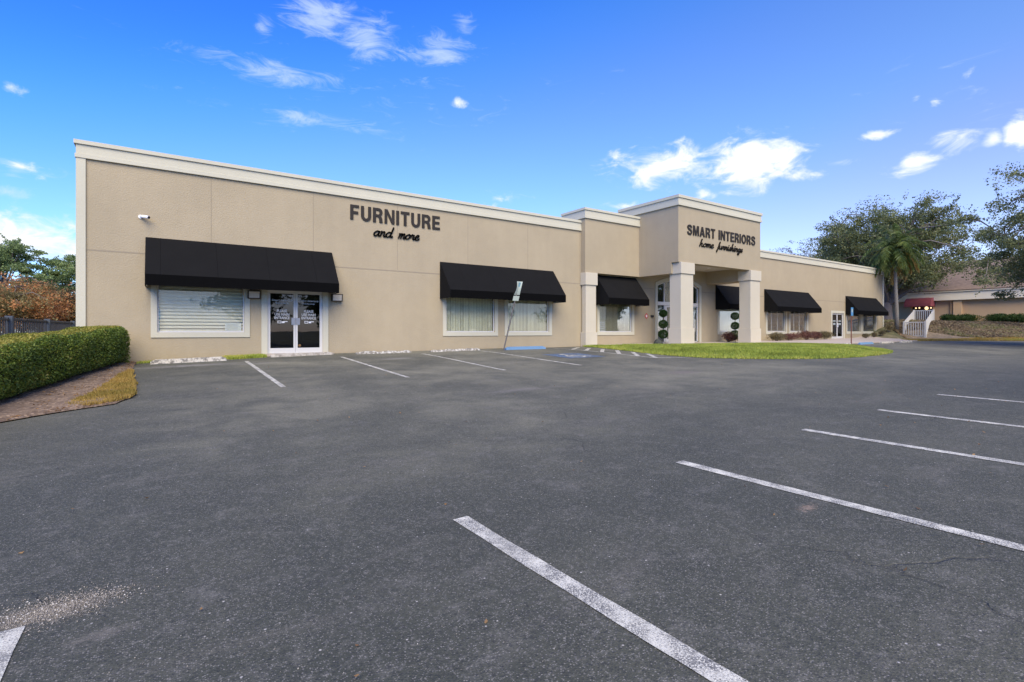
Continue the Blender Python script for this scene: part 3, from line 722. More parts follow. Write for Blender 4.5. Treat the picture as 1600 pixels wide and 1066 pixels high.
# portico
PX0, PX1, PY = 22.27, 29.95, 17.29
m = MB()
m.box(PX0, PX1, PY, PY+.45, 3.63, 7.0)
m.box(PX0, PX0+.45, PY+.45, D+1.2, 3.06, 7.0); m.box(PX1-.45, PX1, PY+.45, D+1.2, 3.03, 7.0)
m.build('portico_wall', M['stucco'], bld)
m = MB(); m.box(28.9, PX1-.452, PY+.452, D-.002, 3.03, 3.799); m.build('portico_beam', M['stucco'], bld)
MB().box(PX0+.452, PX1-.452, PY+.452, D-.002, 3.80, 3.9).build('portico_ceiling', M['ceiling'], bld)
MB().box(PX0+.2, PX1-.2, PY+.3, D+1.2, 6.6, 6.7).build('portico_roof', M['ceiling'], bld)
for x in (24.8, 27.2): MB().tube([(x, 18.9, 3.79), (x, 18.9, 3.80)], .12, 16).build('ceiling_light', M['white'], bld)
m = MB(); cornice(m, PX0, PX1, PY, 7.12, 6.97, 6.70, 6.58, D+1.2, D+1.2); m.build('cornice', M['trim'], bld)
MB().box(PX0, PX1, D+1.0, D+1.2, 5.7, 7.0).build('portico_wall', M['stucco'], bld)
pillar(22.44, 23.46, 17.26, 17.98, GZ, 3.03, 3.625, .17)
pillar(28.86, 29.86, 17.26, 17.98, GZ, 3.03, 3.625, .17)

# windows
def window(x0, x1, kind, trim=.17, z0=WZ0, z1=WZ1):
    w = MB().frame(x0-trim, x1+trim, z0-trim, z1+trim, trim, D-.035, D-.001).build('window', M['trim'], bld)
    MB().frame(x0, x1, z0, z1, .045, D+.05, D+.10).build('frame', M['white_metal'] if kind != 'g' else M['trim'], w)
    MB().box(x0+.045, x1-.045, D+.07, D+.074, z0+.045, z1-.045).build('pane', M['glass'], w)
    m = MB(); a, b, c, e = x0+.03, x1-.03, z0+.03, z1-.03; y = D+(.125 if kind in 'vp' else .16)
    if kind == 'h':
        z = c; 
        while z < e-.02:
            m.hexa([(a,y-.03,z),(b,y-.03,z),(b,y+.03,z+.062),(a,y+.03,z+.062),(a,y-.03,z+.008),(b,y-.03,z+.008),(b,y+.03,z+.070),(a,y+.03,z+.070)]); z += .112
        for xx in (a+.4, (a+b)/2, b-.4): m.box(xx-.004, xx+.004, y-.034, y-.03, c, e)
        m.box(a, b, y+.06, y+.07, c, e)
        m.build('blinds', M['blind_h'], w)
        n = MB().box(1.86, 2.36, D+.10, D+.104, .02, .30).build('paper_notice', M['paper'], w)
        t = MB()
        for k in range(8): t.box(1.90, 2.32-(.06 if k % 3 else .0), D+.098, D+.099, .262-k*.031, .272-k*.031)
        t.build('notice_lines', M['ink'], w)
    elif kind == 'v':
        x = a; r = random.Random(int(x0*10))
        while x < b-.05:
            k = r.uniform(-.05, .05); dx = .080; dy = .016+k*.1
            m.hexa([(x,y-dy,c),(x+dx,y+dy,c),(x+dx+.003,y+dy+.003,c),(x+.003,y-dy+.003,c),(x,y-dy,e),(x+dx,y+dy,e),(x+dx+.003,y+dy+.003,e),(x+.003,y-dy+.003,e)]); x += .083
        m.build('blinds', M['blind_v'], w)
        if x0 > 19:
            t = MB()
            for k in range(5): t.box(a+.02, a+.46, D+.09, D+.11, c+.01+k*.11, c+.075+k*.11)
            t.box(a+.02, a+.05, D+.088, D+.112, c, c+.53); t.box(a+.43, a+.46, D+.088, D+.112, c, c+.53)
            t.build('slatted_panel', M['white'], w)
    elif kind == 'p':
        m.box(a, b, y, y+.02, c, e); m.build('blinds', M['blind_pale'], w)
        MB().box(a+1.55, a+2.1, D+.10, D+.12, c, c+.42).build('slatted_panel', M['white'], w)
    elif kind == 'g':
        m.box(a, b, y-.03, y-.02, c, e); m.build('shade', M['shade'], w)
    else:
        k = 3; pw = (b-a)/k
        for i in range(k):
            s0 = a+i*pw; m.frame(s0, s0+pw, c, e, .05, y-.02, y+.01)
            z = c+.07
            while z < e-.07:
                m.hexa([(s0+.05,y-.035,z),(s0+pw-.05,y-.035,z),(s0+pw-.05,y+.035,z-.02),(s0+.05,y+.035,z-.02),(s0+.05,y-.035,z+.006),(s0+pw-.05,y-.035,z+.006),(s0+pw-.05,y+.035,z-.014),(s0+.05,y+.035,z-.014)]); z += .10
        m.build('shutters', M['shutter'], w)
    return w
for a, b, k in WIN: window(a, b, k)

# awnings
def awning(x0, x1, i):
    y0, y1 = D-.012, D-.99; zt, zf, zb = 3.02, 1.755, 1.42
    m = MB(); V = [(x0,y0,zt),(x1,y0,zt),(x1,y1,zf),(x0,y1,zf),(x0,y0,zb),(x1,y0,zb),(x0,y1,zb),(x1,y1,zb)]
    n = max(4, int((x1-x0)/.78)); vs = []; fs = []
    for k in range(n+1):                      # the canvas sags slightly between its ribs
        x = x0+(x1-x0)*k/n
        vs += [(x, y0, zt), (x, (y0+y1)/2, (zt+zf)/2-(.008 if k % 2 else -.004)), (x, y1, zf)]
    for k in range(n):
        a = k*3; fs += [(a, a+1, a+4, a+3), (a+1, a+2, a+5, a+4)]
    m.add(vs, fs)
    m.add([V[0], V[4], V[6], V[3]], [(0,1,2,3)]); m.add([V[1], V[5], V[7], V[2]], [(3,2,1,0)])
    o = m.build('awning', M['awning'], bld); s = o.modifiers.new('s', 'SOLIDIFY'); s.thickness = .012; s.offset = 1
    v = MB().box(x0-.004, x1+.004, y1-.014, y1-.002, zb, zf+.004).build('valance', M['valance'], o)
    f = MB(); 
    for xx in (x0+.03, x1-.03): f.bar((xx, y1+.02, zb+.03), (xx, y0-.03, zb+.03), .025, .025)
    f.bar((x0+.03, y1+.03, zb+.03), (x1-.03, y1+.03, zb+.03), .025, .025); f.build('awning_frame', M['steel'], o)
for i, (a, b) in enumerate(AW): awning(a, b, i)

# doors
def double_door(x0, x1, z0, z1, n, stile=.08, words=True):
    trim = .20
    MB().frame(x0-trim, x1+trim, z0+.0, z1+trim, trim, D-.035, D-.001, wb=.001).build('door_casing', M['trim'], bld)
    MB().frame(x0, x1, z0, z1, .035, D+.03, D+.11, wb=.03).build('door_frame', M['white_metal'], bld)
    MB().box(x0-.15, x1+.15, D-.16, D+.05, z0-.14, z0-.002).build('threshold', M['concrete'], bld)
    c = (x0+x1)/2
    for s, (a, b) in enumerate(((x0+.035, c-.004), (c+.004, x1-.035))):
        d = MB().frame(a, b, z0+.03, z1-.035, stile*.85, D+.045, D+.085, wb=.16, wt=stile).build('door', M['white_metal'], bld)
        MB().box(a+stile*.85, b-stile*.85, D+.063, D+.067, z0+.19, z1-.035-stile).build('pane', M['glass_dark'], d)
        mid = (a+b)/2
        MB().box(a+stile*.85, b-stile*.85, D+.10, D+.13, z0+1.12, z0+1.15).build('push_bar', M['pole'], d)
        hx = b-.05 if s == 0 else a+.05
        if words:
            MB().box(c-.15 if s == 0 else c+.008, c-.008 if s == 0 else c+.15, D+.02, D+.032, z0+1.05, z0+1.30).build('pull_plate', M['steel'], d)
            for txt, za, zb, hw in (('Smart Interiors', 1.905, 1.985, .35), ('home furnishings', 1.80, 1.86, .22), ('PLEASE', 1.50, 1.60, .17), ('USE MAIN', 1.375, 1.475, .25), ('ENTRANCE', 1.25, 1.35, .26)):
                me = fit_text(text_mesh(txt, 1, .025 if za < 1.7 else .02, .01, shear=.0 if za < 1.7 else .3), mid-hw, mid+hw, z0+za, z0+zb, D+.060, .002); link_mesh('door_lettering', me, M['vinyl'], d)
            k = MB(); k.frame(mid-.15, mid-.02, z0+1.10, z0+1.19, .018, D+.058, D+.060); k.box(mid+.0, mid+.09, D+.058, D+.060, z0+1.11, z0+1.17); k.box(mid+.05, mid+.19, D+.057, D+.0575, z0+1.15, z0+1.175)
            k.build('pointing_hand_sign', M['white'], d)
            if s == 1:
                MB().tube([(a+.14, D+.061, z0+.28), (a+.14, D+.059, z0+.28)], .05, 14).build('round_sticker', M['litter'], d)
        else:
            MB().bar((hx, D+.0, z0+.95), (hx, D+.0, z0+1.3), .03, .03).build('pull_handle', M['white'], d)
            MB().box(mid-.24, mid+.24, D+.058, D+.060, z0+1.42, z0+1.52).build('door_lettering', M['ink'], d)
            MB().box(mid-.2, mid+.2, D+.058, D+.060, z0+1.15, z0+1.30).build('door_lettering', M['ink'], d)
double_door(*DOOR1, 1); double_door(*DOOR2, 2, words=False)
# rooms just inside the glass doors
MB().box(4.45, 4.85, 22.5, 22.6, -.8, .9).build('interior_panel', M['woodin'], bld)
# arched entrance
m = MB(); o_ = arch(AX0-.2, AX1+.2, -.72, AAP+.2, r=aR+.2); i_ = arch(AX0, AX1, -.72, AAP)
V = [(p[0], D-.035, p[1]) for p in o_]+[(p[0], D-.035, p[1]) for p in i_]+[(p[0], D-.001, p[1]) for p in o_]+[(p[0], D-.001, p[1]) for p in i_]; n = len(o_); F = []
for i in range(1, n):
    j = (i+1) % n
    F += [(i, j, n+j, n+i), (2*n+i, 2*n+j, j, i), (n+i, n+j, 3*n+j, 3*n+i)]
ent = m.add(V, F).build('entrance', M['trim'], bld)
m = MB()
def vbar(x, z0, z1, w=.07): m.box(x-w/2, x+w/2, D+.08, D+.15, z0, z1)
def atop(x): dx = x-ax; return AAP-(aR-math.sqrt(aR*aR-dx*dx))
m.box(AX0, AX1, D+.06, D+.17, 1.56, 1.77)
for x in (AX0+.035, 24.95, 26.2, 27.45, AX1-.035): vbar(x, 1.77, atop(x)+.01)
for x in (AX0+.035, 25.0, 27.4, AX1-.035): vbar(x, -.72, 1.56, .09)
m.box(AX0, AX1, D+.08, D+.15, -.72, -.62)
pts = [(x, atop(x)) for x in np.linspace(AX0, AX1, 17)]
for p, q in zip(pts[:-1], pts[1:]): m.hexa([(p[0],D+.08,p[1]-.07),(q[0],D+.08,q[1]-.07),(q[0],D+.15,q[1]-.07),(p[0],D+.15,p[1]-.07),(p[0],D+.08,p[1]+.005),(q[0],D+.08,q[1]+.005),(q[0],D+.15,q[1]+.005),(p[0],D+.15,p[1]+.005)])
m.build('entrance_frame', M['white_metal'], ent)
plate('pane', arch(AX0+.02, AX1-.02, -.66, AAP-.03), [], D+.11, D+.114, M['glass'], ent)
for a, b in ((25.05, 26.195), (26.205, 27.35)):
    d = MB().frame(a, b, -.62, 1.54, .09, D+.055, D+.079, wb=.16).build('entrance_door', M['white_metal'], ent)
m = MB()
for k in range(44):
    x = AX0+.0+k*.09; m.box(x, x+.05, D+.45+(k % 2)*.03, D+.47+(k % 2)*.03, 1.75, 3.1)
m.build('drapes', M['curtain'], ent)
MB().box(27.5, 27.95, D+.2, D+.22, -.62, -.1).build('slatted_panel', M['white'], ent)
MB().box(24.5, 25.3, D+1.2, D+1.6, .2, .55).build('display_table', M['white'], ent)
# ------------------------------------------------------------------ wall signs
def glyphs():
    return {
 'a': (1.05, [[(.75,.85),(.4,1),(.05,.6),(.1,.1),(.4,0),(.7,.5),(.78,.95),(.75,.2),(.95,0),(1.1,.15)]]),
 'n': (.95, [[(0,.9),(.1,.95),(.1,0)],[(.1,.4),(.35,.95),(.6,.85),(.6,.15),(.8,0),(1.0,.2)]]),
 'd': (1.1, [[(.7,.8),(.4,1),(.05,.6),(.1,.1),(.4,0),(.75,.5),(.85,2.0)],[(.85,2),(.78,.2),(1,0),(1.15,.2)]]),
 'm': (1.25, [[(0,.9),(.12,.9),(.1,0)],[(.1,.4),(.35,.95),(.5,.85),(.5,0)],[(.5,.4),(.75,.95),(.95,.85),(.95,.1),(1.1,0),(1.25,.2)]]),
 'o': (.9, [[(.5,1),(.1,.7),(.05,.2),(.35,0),(.7,.3),(.65,.85),(.45,1),(.7,.85),(.9,.85)]]),
 'r': (.8, [[(0,.4),(.15,1.0),(.25,.85),(.5,.9),(.45,.3),(.6,0),(.8,.2)]]),
 'e': (.8, [[(.05,.4),(.5,.6),(.55,.9),(.3,1),(.05,.5),(.2,.05),(.5,0),(.8,.3)]]),
 'h': (1.0, [[(0,0),(.15,1.0),(.35,2.0),(.2,1.8),(.1,0)],[(.1,.4),(.4,.95),(.6,.8),(.58,.1),(.8,0),(1,.2)]]),
 'f': (.65, [[(.1,.3),(.4,1.2),(.5,2),(.35,1.9),(.2,.5),(0,-.9),(-.1,-.6),(.2,0),(.6,.2)]]),
 'u': (1.0, [[(0,.95),(.05,.2),(.3,0),(.55,.4),(.65,.95),(.6,.2),(.8,0),(1,.2)]]),
 'i': (.5, [[(0,.3),(.15,.95),(.12,.15),(.3,0),(.5,.2)],[(.2,1.4),(.24,1.46)]]),
 's': (.65, [[(0,.1),(.35,1.0),(.5,.5),(.4,.05),(.1,.05),(.5,.1),(.65,.25)]]),
 'g': (.95, [[(.7,.85),(.4,1),(.05,.6),(.15,.1),(.5,.2),(.72,.9),(.6,-.5),(.3,-.95),(.1,-.6),(.7,0),(.95,.25)]]),
 ' ': (1.0, [])}
def script_text(name, txt, x0, x1, zbase, xh, y, pen, mat, parent, slant=.35):
    G = glyphs(); tot = sum(G[c][0] for c in txt); sx = (x1-x0)/tot; m = MB(); x = 0
    for c in txt:
        adv, strokes = G[c]
        for st in strokes:
            P = [Vector(p) for p in st]; Q = []
            for i in range(len(P)-1):
                p0 = P[max(i-1, 0)]; p1 = P[i]; p2 = P[i+1]; p3 = P[min(i+2, len(P)-1)]
                for k in range(4):
                    t = k/4; Q.append(.5*((2*p1)+(p2-p0)*t+(2*p0-5*p1+4*p2-p3)*t*t+(3*p1-p0-3*p2+p3)*t**3))
            Q.append(P[-1])
            pts = [(x0+(x+q.x)*sx+q.y*xh*slant, y, zbase+q.y*xh) for q in Q]
            for a, b in zip(pts[:-1], pts[1:]):
                dx, dz = b[0]-a[0], b[2]-a[2]; L = math.hypot(dx, dz) or 1e-6; ex, ez = dx/L*pen*.3, dz/L*pen*.3
                w = pen*(.75+.45*abs(dz)/L)
                m.bar((a[0]-ex, y, a[2]-ez), (b[0]+ex, y, b[2]+ez), .03, w, up=(-dz/L, 0, dx/L)) if False else m.hexa(
                    [(a[0]-ex+dz/L*w/2, y-.02, a[2]-ez-dx/L*w/2), (b[0]+ex+dz/L*w/2, y-.02, b[2]+ez-dx/L*w/2), (b[0]+ex+dz/L*w/2, y+.02, b[2]+ez-dx/L*w/2), (a[0]-ex+dz/L*w/2, y+.02, a[2]-ez-dx/L*w/2),
                     (a[0]-ex-dz/L*w/2, y-.02, a[2]-ez+dx/L*w/2), (b[0]+ex-dz/L*w/2, y-.02, b[2]+ez+dx/L*w/2), (b[0]+ex-dz/L*w/2, y+.02, b[2]+ez+dx/L*w/2), (a[0]-ex-dz/L*w/2, y+.02, a[2]-ez+dx/L*w/2)])
        x += adv
    return m.build(name, mat, parent)
def _arc(cx, cy, rx, ry, a0, a1, n=10): return [(cx+rx*math.cos(R(a0+(a1-a0)*i/n)), cy+ry*math.sin(R(a0+(a1-a0)*i/n))) for i in range(n+1)]
def _ribbon(P, w):
    P = [Vector(p) for p in P]; Q = []
    for i in range(len(P)-1):
        p0 = P[max(i-1, 0)]; p1 = P[i]; p2 = P[i+1]; p3 = P[min(i+2, len(P)-1)]
        for k in range(3):
            t = k/3; Q.append(.5*((2*p1)+(p2-p0)*t+(2*p0-5*p1+4*p2-p3)*t*t+(3*p1-p0-3*p2+p3)*t**3))
    Q.append(P[-1]); A = []; B = []
    for i, q in enumerate(Q):
        t = (Q[min(i+1, len(Q)-1)]-Q[max(i-1, 0)]).normalized(); n = Vector((-t.y, t.x))*w/2; A.append(tuple(q+n)); B.append(tuple(q-n))
    return A+B[::-1]
BLOCK = {
 'F': (.58, [(0,0),(.2,0),(.2,.40),(.52,.40),(.52,.57),(.2,.57),(.2,.83),(.58,.83),(.58,1),(0,1)], []),
 'E': (.60, [(0,0),(.60,0),(.60,.17),(.2,.17),(.2,.42),(.56,.42),(.56,.59),(.2,.59),(.2,.83),(.59,.83),(.59,1),(0,1)], []),
 'I': (.20, [(0,0),(.2,0),(.2,1),(0,1)], []),
 'T': (.64, [(.22,0),(.42,0),(.42,.83),(.64,.83),(.64,1),(0,1),(0,.83),(.22,.83)], []),
 'N': (.70, [(0,0),(.18,0),(.18,.68),(.50,0),(.70,0),(.70,1),(.52,1),(.52,.34),(.20,1),(0,1)], []),
 'M': (.86, [(0,0),(.18,0),(.18,.74),(.35,0),(.51,0),(.68,.74),(.68,0),(.86,0),(.86,1),(.60,1),(.43,.33),(.26,1),(0,1)], []),
 'A': (.76, [(0,0),(.20,0),(.255,.2),(.505,.2),(.56,0),(.76,0),(.48,1),(.28,1)], [[(.30,.36),(.38,.74),(.46,.36)]]),
 'U': (.68, [(0,1)]+_arc(.34,.34,.34,.36,180,360,14)+[(.68,1),(.48,1)]+_arc(.34,.34,.14,.18,360,180,10)+[(.2,1)], []),
 'O': (.78, _arc(.39,.5,.39,.52,0,345,23), [_arc(.39,.5,.185,.34,360,15,23)]),
 'R': (.68, [(0,0),(.2,0),(.2,.39),(.33,.39),(.42,.30),(.45,0),(.67,0),(.64,.28),(.58,.42),(.52,.46)]+_arc(.40,.72,.26,.28,-50,90,9)+[(0,1)], [[(.2,.83),(.38,.83)]+_arc(.37,.695,.09,.135,80,-80,6)+[(.38,.56),(.2,.56)]]),
 'S': (.70, _ribbon([(.60,.70),(.53,.86),(.35,.92),(.16,.86),(.11,.72),(.20,.60),(.38,.52),(.56,.42),(.60,.27),(.52,.12),(.35,.08),(.15,.13),(.08,.31)], .185), [])}
def block_letters(txt, x0, x1, z0, z1, y, mat, parent):
    gap = .13; tot = sum((BLOCK[c][0] if c != ' ' else .30)+gap for c in txt)-gap; sx = (x1-x0)/tot; sz = z1-z0; x = x0
    for c in txt:
        if c == ' ': x += (.30+gap)*sx; continue
        w, o, hs = BLOCK[c]
        f = lambda P: [(x+p[0]*sx, z0+p[1]*sz) for p in P]
        plate('letter', f(o), [f(q) for q in hs], y-.04, y-.008, mat, parent); x += (w+gap)*sx
s1 = empty('wall_sign', (8.1, D, 4.4), 'dark raised FURNITURE letters with script words below on the long left wall', 'sign')
block_letters('FURNITURE', 6.157, 10.04, 4.405, 4.985, D, M['letter'], s1)
script_text('script_letters', 'and', 7.08, 7.86, 3.86, .20, D-.03, .050, M['letter'], s1)
script_text('script_letters', 'more', 8.12, 9.05, 3.86, .20, D-.03, .050, M['letter'], s1)
s2 = empty('wall_sign', (26.1, PY, 5.1), 'dark raised SMART INTERIORS letters with script words below on the portico', 'sign')
block_letters('SMART INTERIORS', 22.97, 29.36, 5.125, 5.655, PY, M['letter'], s2)
script_text('script_letters', 'home', 24.0, 25.25, 4.60, .19, PY-.03, .046, M['letter'], s2)
script_text('script_letters', 'furnishings', 25.6, 28.0, 4.60, .19, PY-.03, .046, M['letter'], s2)
# small wall fixtures
def wall_lamp(x, z, label):
    o = empty('wall_lamp', (x, D, z), label, 'wall lamp', 'floodlights beside the left double door')
    MB().hexa([(x-.2,D-.14,z-.15),(x+.2,D-.14,z-.15),(x+.2,D-.001,z-.13),(x-.2,D-.001,z-.13),(x-.2,D-.22,z+.13),(x+.2,D-.22,z+.13),(x+.2,D-.001,z+.15),(x-.2,D-.001,z+.15)]).build('lamp_housing', M['dark_metal'], o)
    MB().hexa([(x-.165,D-.155,z-.115),(x+.165,D-.155,z-.115),(x+.165,D-.13,z-.115),(x-.165,D-.13,z-.115),(x-.165,D-.222,z+.10),(x+.165,D-.222,z+.10),(x+.165,D-.2,z+.10),(x-.165,D-.2,z+.10)]).build('lamp_lens', M['lens'], o)
wall_lamp(2.74, 1.30, 'bronze floodlight between the blinded window and the double door')
wall_lamp(5.62, 1.30, 'bronze floodlight right of the double door, under the awning corner')
o = empty('security_camera', (-.48, D, 3.66), 'white bullet security camera high on the wall above the first awning', 'camera')
MB().tube([(-.52, D-.001, 3.66), (-.52, D-.03, 3.66)], .06, 14).build('mount', M['white'], o)
MB().tube([(-.52, D-.03, 3.67), (-.46, D-.10, 3.66), (-.30, D-.26, 3.62)], [.03, .05, .05], 12).build('camera_body', M['white'], o)
MB().tube([(-.305, D-.255, 3.621), (-.29, D-.27, 3.616)], .042, 12).build('lens', M['iron'], o)
0 and MB().tube([(6.2, D-.001, 4.22), (6.2, D-.05, 4.22), (6.2, D-.08, 4.20)], [.06, .06, .03], 12).build('junction_box', M['dark_metal']); tag(o, 'tiny dark wall fixture just under the first letter of FURNITURE', 'fixture')  # label belongs to the security camera; the junction box is never built
o = MB().add([(23.27,D-.012,.71),(23.43,D-.012,.89),(23.27,D-.012,1.07),(23.11,D-.012,.89),(23.27,D-.002,.71),(23.43,D-.002,.89),(23.27,D-.002,1.07),(23.11,D-.002,.89)], [(0,1,2,3),(4,7,6,5),(0,4,5,1),(1,5,6,2),(2,6,7,3),(3,7,4,0)]).build('hazard_placard', M['red'])
tag(o, 'small red and white diamond placard on the wall beside the arched entrance', 'sign')
MB().add([(23.27,D-.016,.80),(23.35,D-.016,.89),(23.27,D-.016,.98),(23.19,D-.016,.89)], [(0,1,2,3)]).build('white_centre', M['white'], o)
o = MB().box(23.62, 23.84, D-.08, D-.001, .83, .95).build('intercom', M['iron'], None, bevel=.01); tag(o, 'small black intercom box between the red placard and the arched entrance', 'intercom')

# ------------------------------------------------------------------ parking signs
def sign1():
    bx, by = 12.42, 19.0; fx = 10.85
    base = Vector((12.25, 18.6, h(12.25, 18.6))); top = base+Vector((.66, -.25, 3.0))
    o = empty('parking_sign', tuple(base), 'leaning grey pole with a bent faded accessible parking sign, in front of the middle awning', 'sign')
    MB().tube([base, base.lerp(top, .5), base.lerp(top, .88)], .03, 8).build('pole', M['pole'], o)
    def panel(t0, t1, w, mat, name, bend=.0, dy=-.04):
        m = MB(); d = top-base; n = 6; V = []
        for i in range(n+1):
            t = t0+(t1-t0)*i/n; p = base+d*t; q = bend*math.sin(i/n*math.pi)
            ww = w*(1-.25*math.sin(i/n*math.pi)*(bend > 0))
            V += [(p.x-ww/2, p.y+dy-q, p.z), (p.x, p.y+dy+.03*(bend > 0)-q, p.z), (p.x+ww/2, p.y+dy-q, p.z)]
        F = []
        for i in range(n):
            for q in (0, 1): a = i*3+q; F.append((a, a+1, a+4, a+3))
        ob = m.add(V, F).build(name, mat, o); s = ob.modifiers.new('s', 'SOLIDIFY'); s.thickness = .004; return ob
    a = panel(.80, .995, .30, M['signgreen'], 'sign_panel', .05)
    panel(.915, .98, .10, M['signsym'], 'wheelchair_symbol', 0, -.065)
    panel(.715, .785, .31, M['signgreen'], 'fine_plate')
sign1()
def sign2():
    x, y = 35.85, 14.75; z = h(x, y)
    o = empty('parking_sign', (x, y, z), 'upright rusty brown pole with a small blue sign, beyond the grass island', 'sign')
    MB().tube([(x, y, z-.1), (x, y, z+2.1)], .035, 8).build('pole', M['rust'], o)
    MB().box(x-.15, x+.15, y-.05, y-.04, z+1.78, z+2.3).build('sign_panel', M['signblue'], o)
    MB().box(x-.07, x+.07, y-.053, y-.0505, z+2.0, z+2.2).build('wheelchair_symbol', M['signgreen'], o)
sign2()

# ------------------------------------------------------------------ foliage helpers
def ball_points(n, c, r, shell=.6):
    d = unit(rng.normal(size=(n, 3))); k = shell+(1-shell)*rng.random((n, 1))**.7
    return np.array(c)+d*k*np.array(r), d
def foliage(name, pts, size, mat, parent, nrm=None, align=0., aspect=.55, tint=None):
    V, F = leaf_quads(np.asarray(pts), size, nrm, aspect, .4, align)
    t = rng.random(len(F)) if tint is None else np.clip(tint, 0, 1)
    return np_mesh(name, V, F, mat, parent, t)
def blades(name, poly, n, hgt, w, mat, label=None, kind='stuff', off=0.0, tintf=None, edge_fall=0, dome=0, domew=1.0):
    xs = [p[0] for p in poly]; ys = [p[1] for p in poly]; X = np.empty(0); Y = np.empty(0)
    while len(X) < n:
        x = rng.uniform(min(xs), max(xs), n); y = rng.uniform(min(ys), max(ys), n); m = in_poly(x, y, poly); X = np.append(X, x[m]); Y = np.append(Y, y[m])
    X = X[:n]; Y = Y[:n]; a = rng.uniform(0, 2*np.pi, n); L = hgt*(.5+rng.random(n)*.8)
    dd = dist_poly(X, Y, poly)
    Z = H(X, Y)+off+dome*sstep(0, domew, dd)
    lx = rng.normal(0, .35, n)*L; ly = rng.normal(0, .35, n)*L; wx = np.cos(a)*w/2; wy = np.sin(a)*w/2
    V = np.stack([np.stack([X-wx, Y-wy, Z], 1), np.stack([X+wx, Y+wy, Z], 1), np.stack([X+lx, Y+ly, Z+L], 1)], 1).reshape(-1, 3)
    t = rng.random(n)*.7+.3*rng.random(n) if tintf is None else tintf(X, Y, dd)
    o = np_mesh(name, V, np.arange(3*n).reshape(n, 3), mat, None, np.clip(t, 0, 1))
    return tag(o, label, 'grass' if label else None, None, kind)

# lawn island in front of the portico
isl = [(18.0, 20.1), (17.85, 19.0), (17.4, 17.5), (17.05, 16.1), (16.85, 15.0), (16.72, 14.0), (16.8, 12.7), (17.3, 11.6), (18.6, 10.3), (21.4, 8.95), (25.0, 9.15), (28.9, 10.0), (31.2, 11.4), (31.9, 12.8), (30.8, 14.6), (28.4, 16.4), (21.2, 16.8), (19.2, 18.3), (18.6, 20.1)]
isl_r = rough_poly(smooth_poly(isl, 2), .35, .05, 4)
tag(patch('lawn', isl_r, M['lawn_soil'], .01, .45, dome=.16, domew=1.6, noise=.02), kind='structure')
blades('lawn_grass', isl_r, 110000, .085, .035, M['grass'], 'bright green clipped grass covering the island before the portico', off=.005, dome=.16, domew=1.6,
       tintf=lambda x, y, d: .15+.45*rng.random(len(x))+.5*np.exp(-d/.35)*rng.random(len(x))+.12*np.sin(x*1.3)*np.sin(y*1.1+x*.6))
# planting bed beside the hedge
bed = [(-.62, 20.2), (-.66, 18.2), (-.63, 16.19), (-.42, 13.9), (-.45, 12.9), (-.7, 12.18), (-1.22, 11.93), (-1.68, 11.6), (-2.08, 11.26), (-3.4, 9.6), (-6, 9.4), (-6, 20.2)]
bed_r = rough_poly(bed, .25, .04, 2)
tag(patch('soil_bed', bed_r, M['soil'], .02, .3, edge=.02, noise=.05), kind='structure')
dry = smooth_poly([(-.60, 17.6), (-.60, 16.19), (-.40, 13.9), (-.45, 12.9), (-.72, 12.2), (-1.30, 12.0), (-1.42, 12.5), (-1.15, 13.6), (-.98, 15.2), (-.8, 17.2)], 1)
blades('dry_grass', rough_poly(dry, .2, .05, 1), 14000, .075, .03, M['drygrass'], 'yellowed dry grass edging the bed in front of the hedge', off=.02)
blades('weeds', [(-.6, 20.25), (-.6, 19.75), (2.0, 19.95), (2.3, 20.25)], 1500, .06, .03, M['grass'], 'sparse weeds along the foot of the left wall', off=0)
blades('weeds', [(1.75, 20.25), (1.95, 19.55), (3.1, 19.75), (3.0, 20.25)], 4200, .10, .03, M['grass'], 'yellow-green weeds between the first wheel stop and the door', off=0, tintf=lambda x, y, d: .6+.4*rng.random(len(x)))
# wood chips and pebbles in the bed, leaves on the asphalt
def litter(name, poly, n, size, mat, label, cat, off=.02):
    xs = [p[0] for p in poly]; ys = [p[1] for p in poly]
    x = rng.uniform(min(xs), max(xs), n*3); y = rng.uniform(min(ys), max(ys), n*3); m = in_poly(x, y, poly); x = x[m][:n]; y = y[m][:n]
    P = np.stack([x, y, H(x, y)+off+rng.random(len(x))*.03], 1)
    o = foliage(name, P, size, mat, None, np.tile([0, 0, 1.], (len(P), 1)), .75, .6); return tag(o, label, cat, None, 'stuff')
litter('bark_mulch', bed_r, 9000, .05, M['litter'], 'brown chips and fallen leaves on the soil under the hedge', 'mulch', .04)
lp = [(-3, 1.0), (16, 1.0), (30, 8), (22, 12), (3, 18), (0, 12)]
litter('leaf_litter', lp, 260, .035, M['litter'], 'scattered tan leaves and bits on the asphalt', 'leaves', .006)

def gravel(name, cx, cy, sx, sy, n, smin, smax, mat, label):
    x = cx+rng.normal(0, sx, n); y = cy+rng.normal(0, sy, n); s = smin+(smax-smin)*rng.random(n)**3
    B = np.array([(1,0,.1),(-.5,.85,0),(-.5,-.85,.1),(.1,.1,.8),(0,0,-.5)]); Fb = np.array([(0,1,3),(1,2,3),(2,0,3),(1,0,4),(2,1,4),(0,2,4)])
    a = rng.uniform(0, 6.3, n); ca, sa = np.cos(a), np.sin(a); J = 1+rng.normal(0, .22, (n, 5, 3))
    V = B[None]*J*s[:, None, None]; V = np.stack([V[...,0]*ca[:,None]-V[...,1]*sa[:,None]+x[:,None], V[...,0]*sa[:,None]+V[...,1]*ca[:,None]+y[:,None], V[...,2]+H(x, y)[:,None]+.002], -1)
    F = (Fb[None]+5*np.arange(n)[:,None,None]).reshape(-1, 3)
    o = np_mesh(name, V.reshape(-1, 3), F, mat, None, np.repeat(rng.random(n), 6)); return tag(o, label, 'gravel', None, 'stuff')
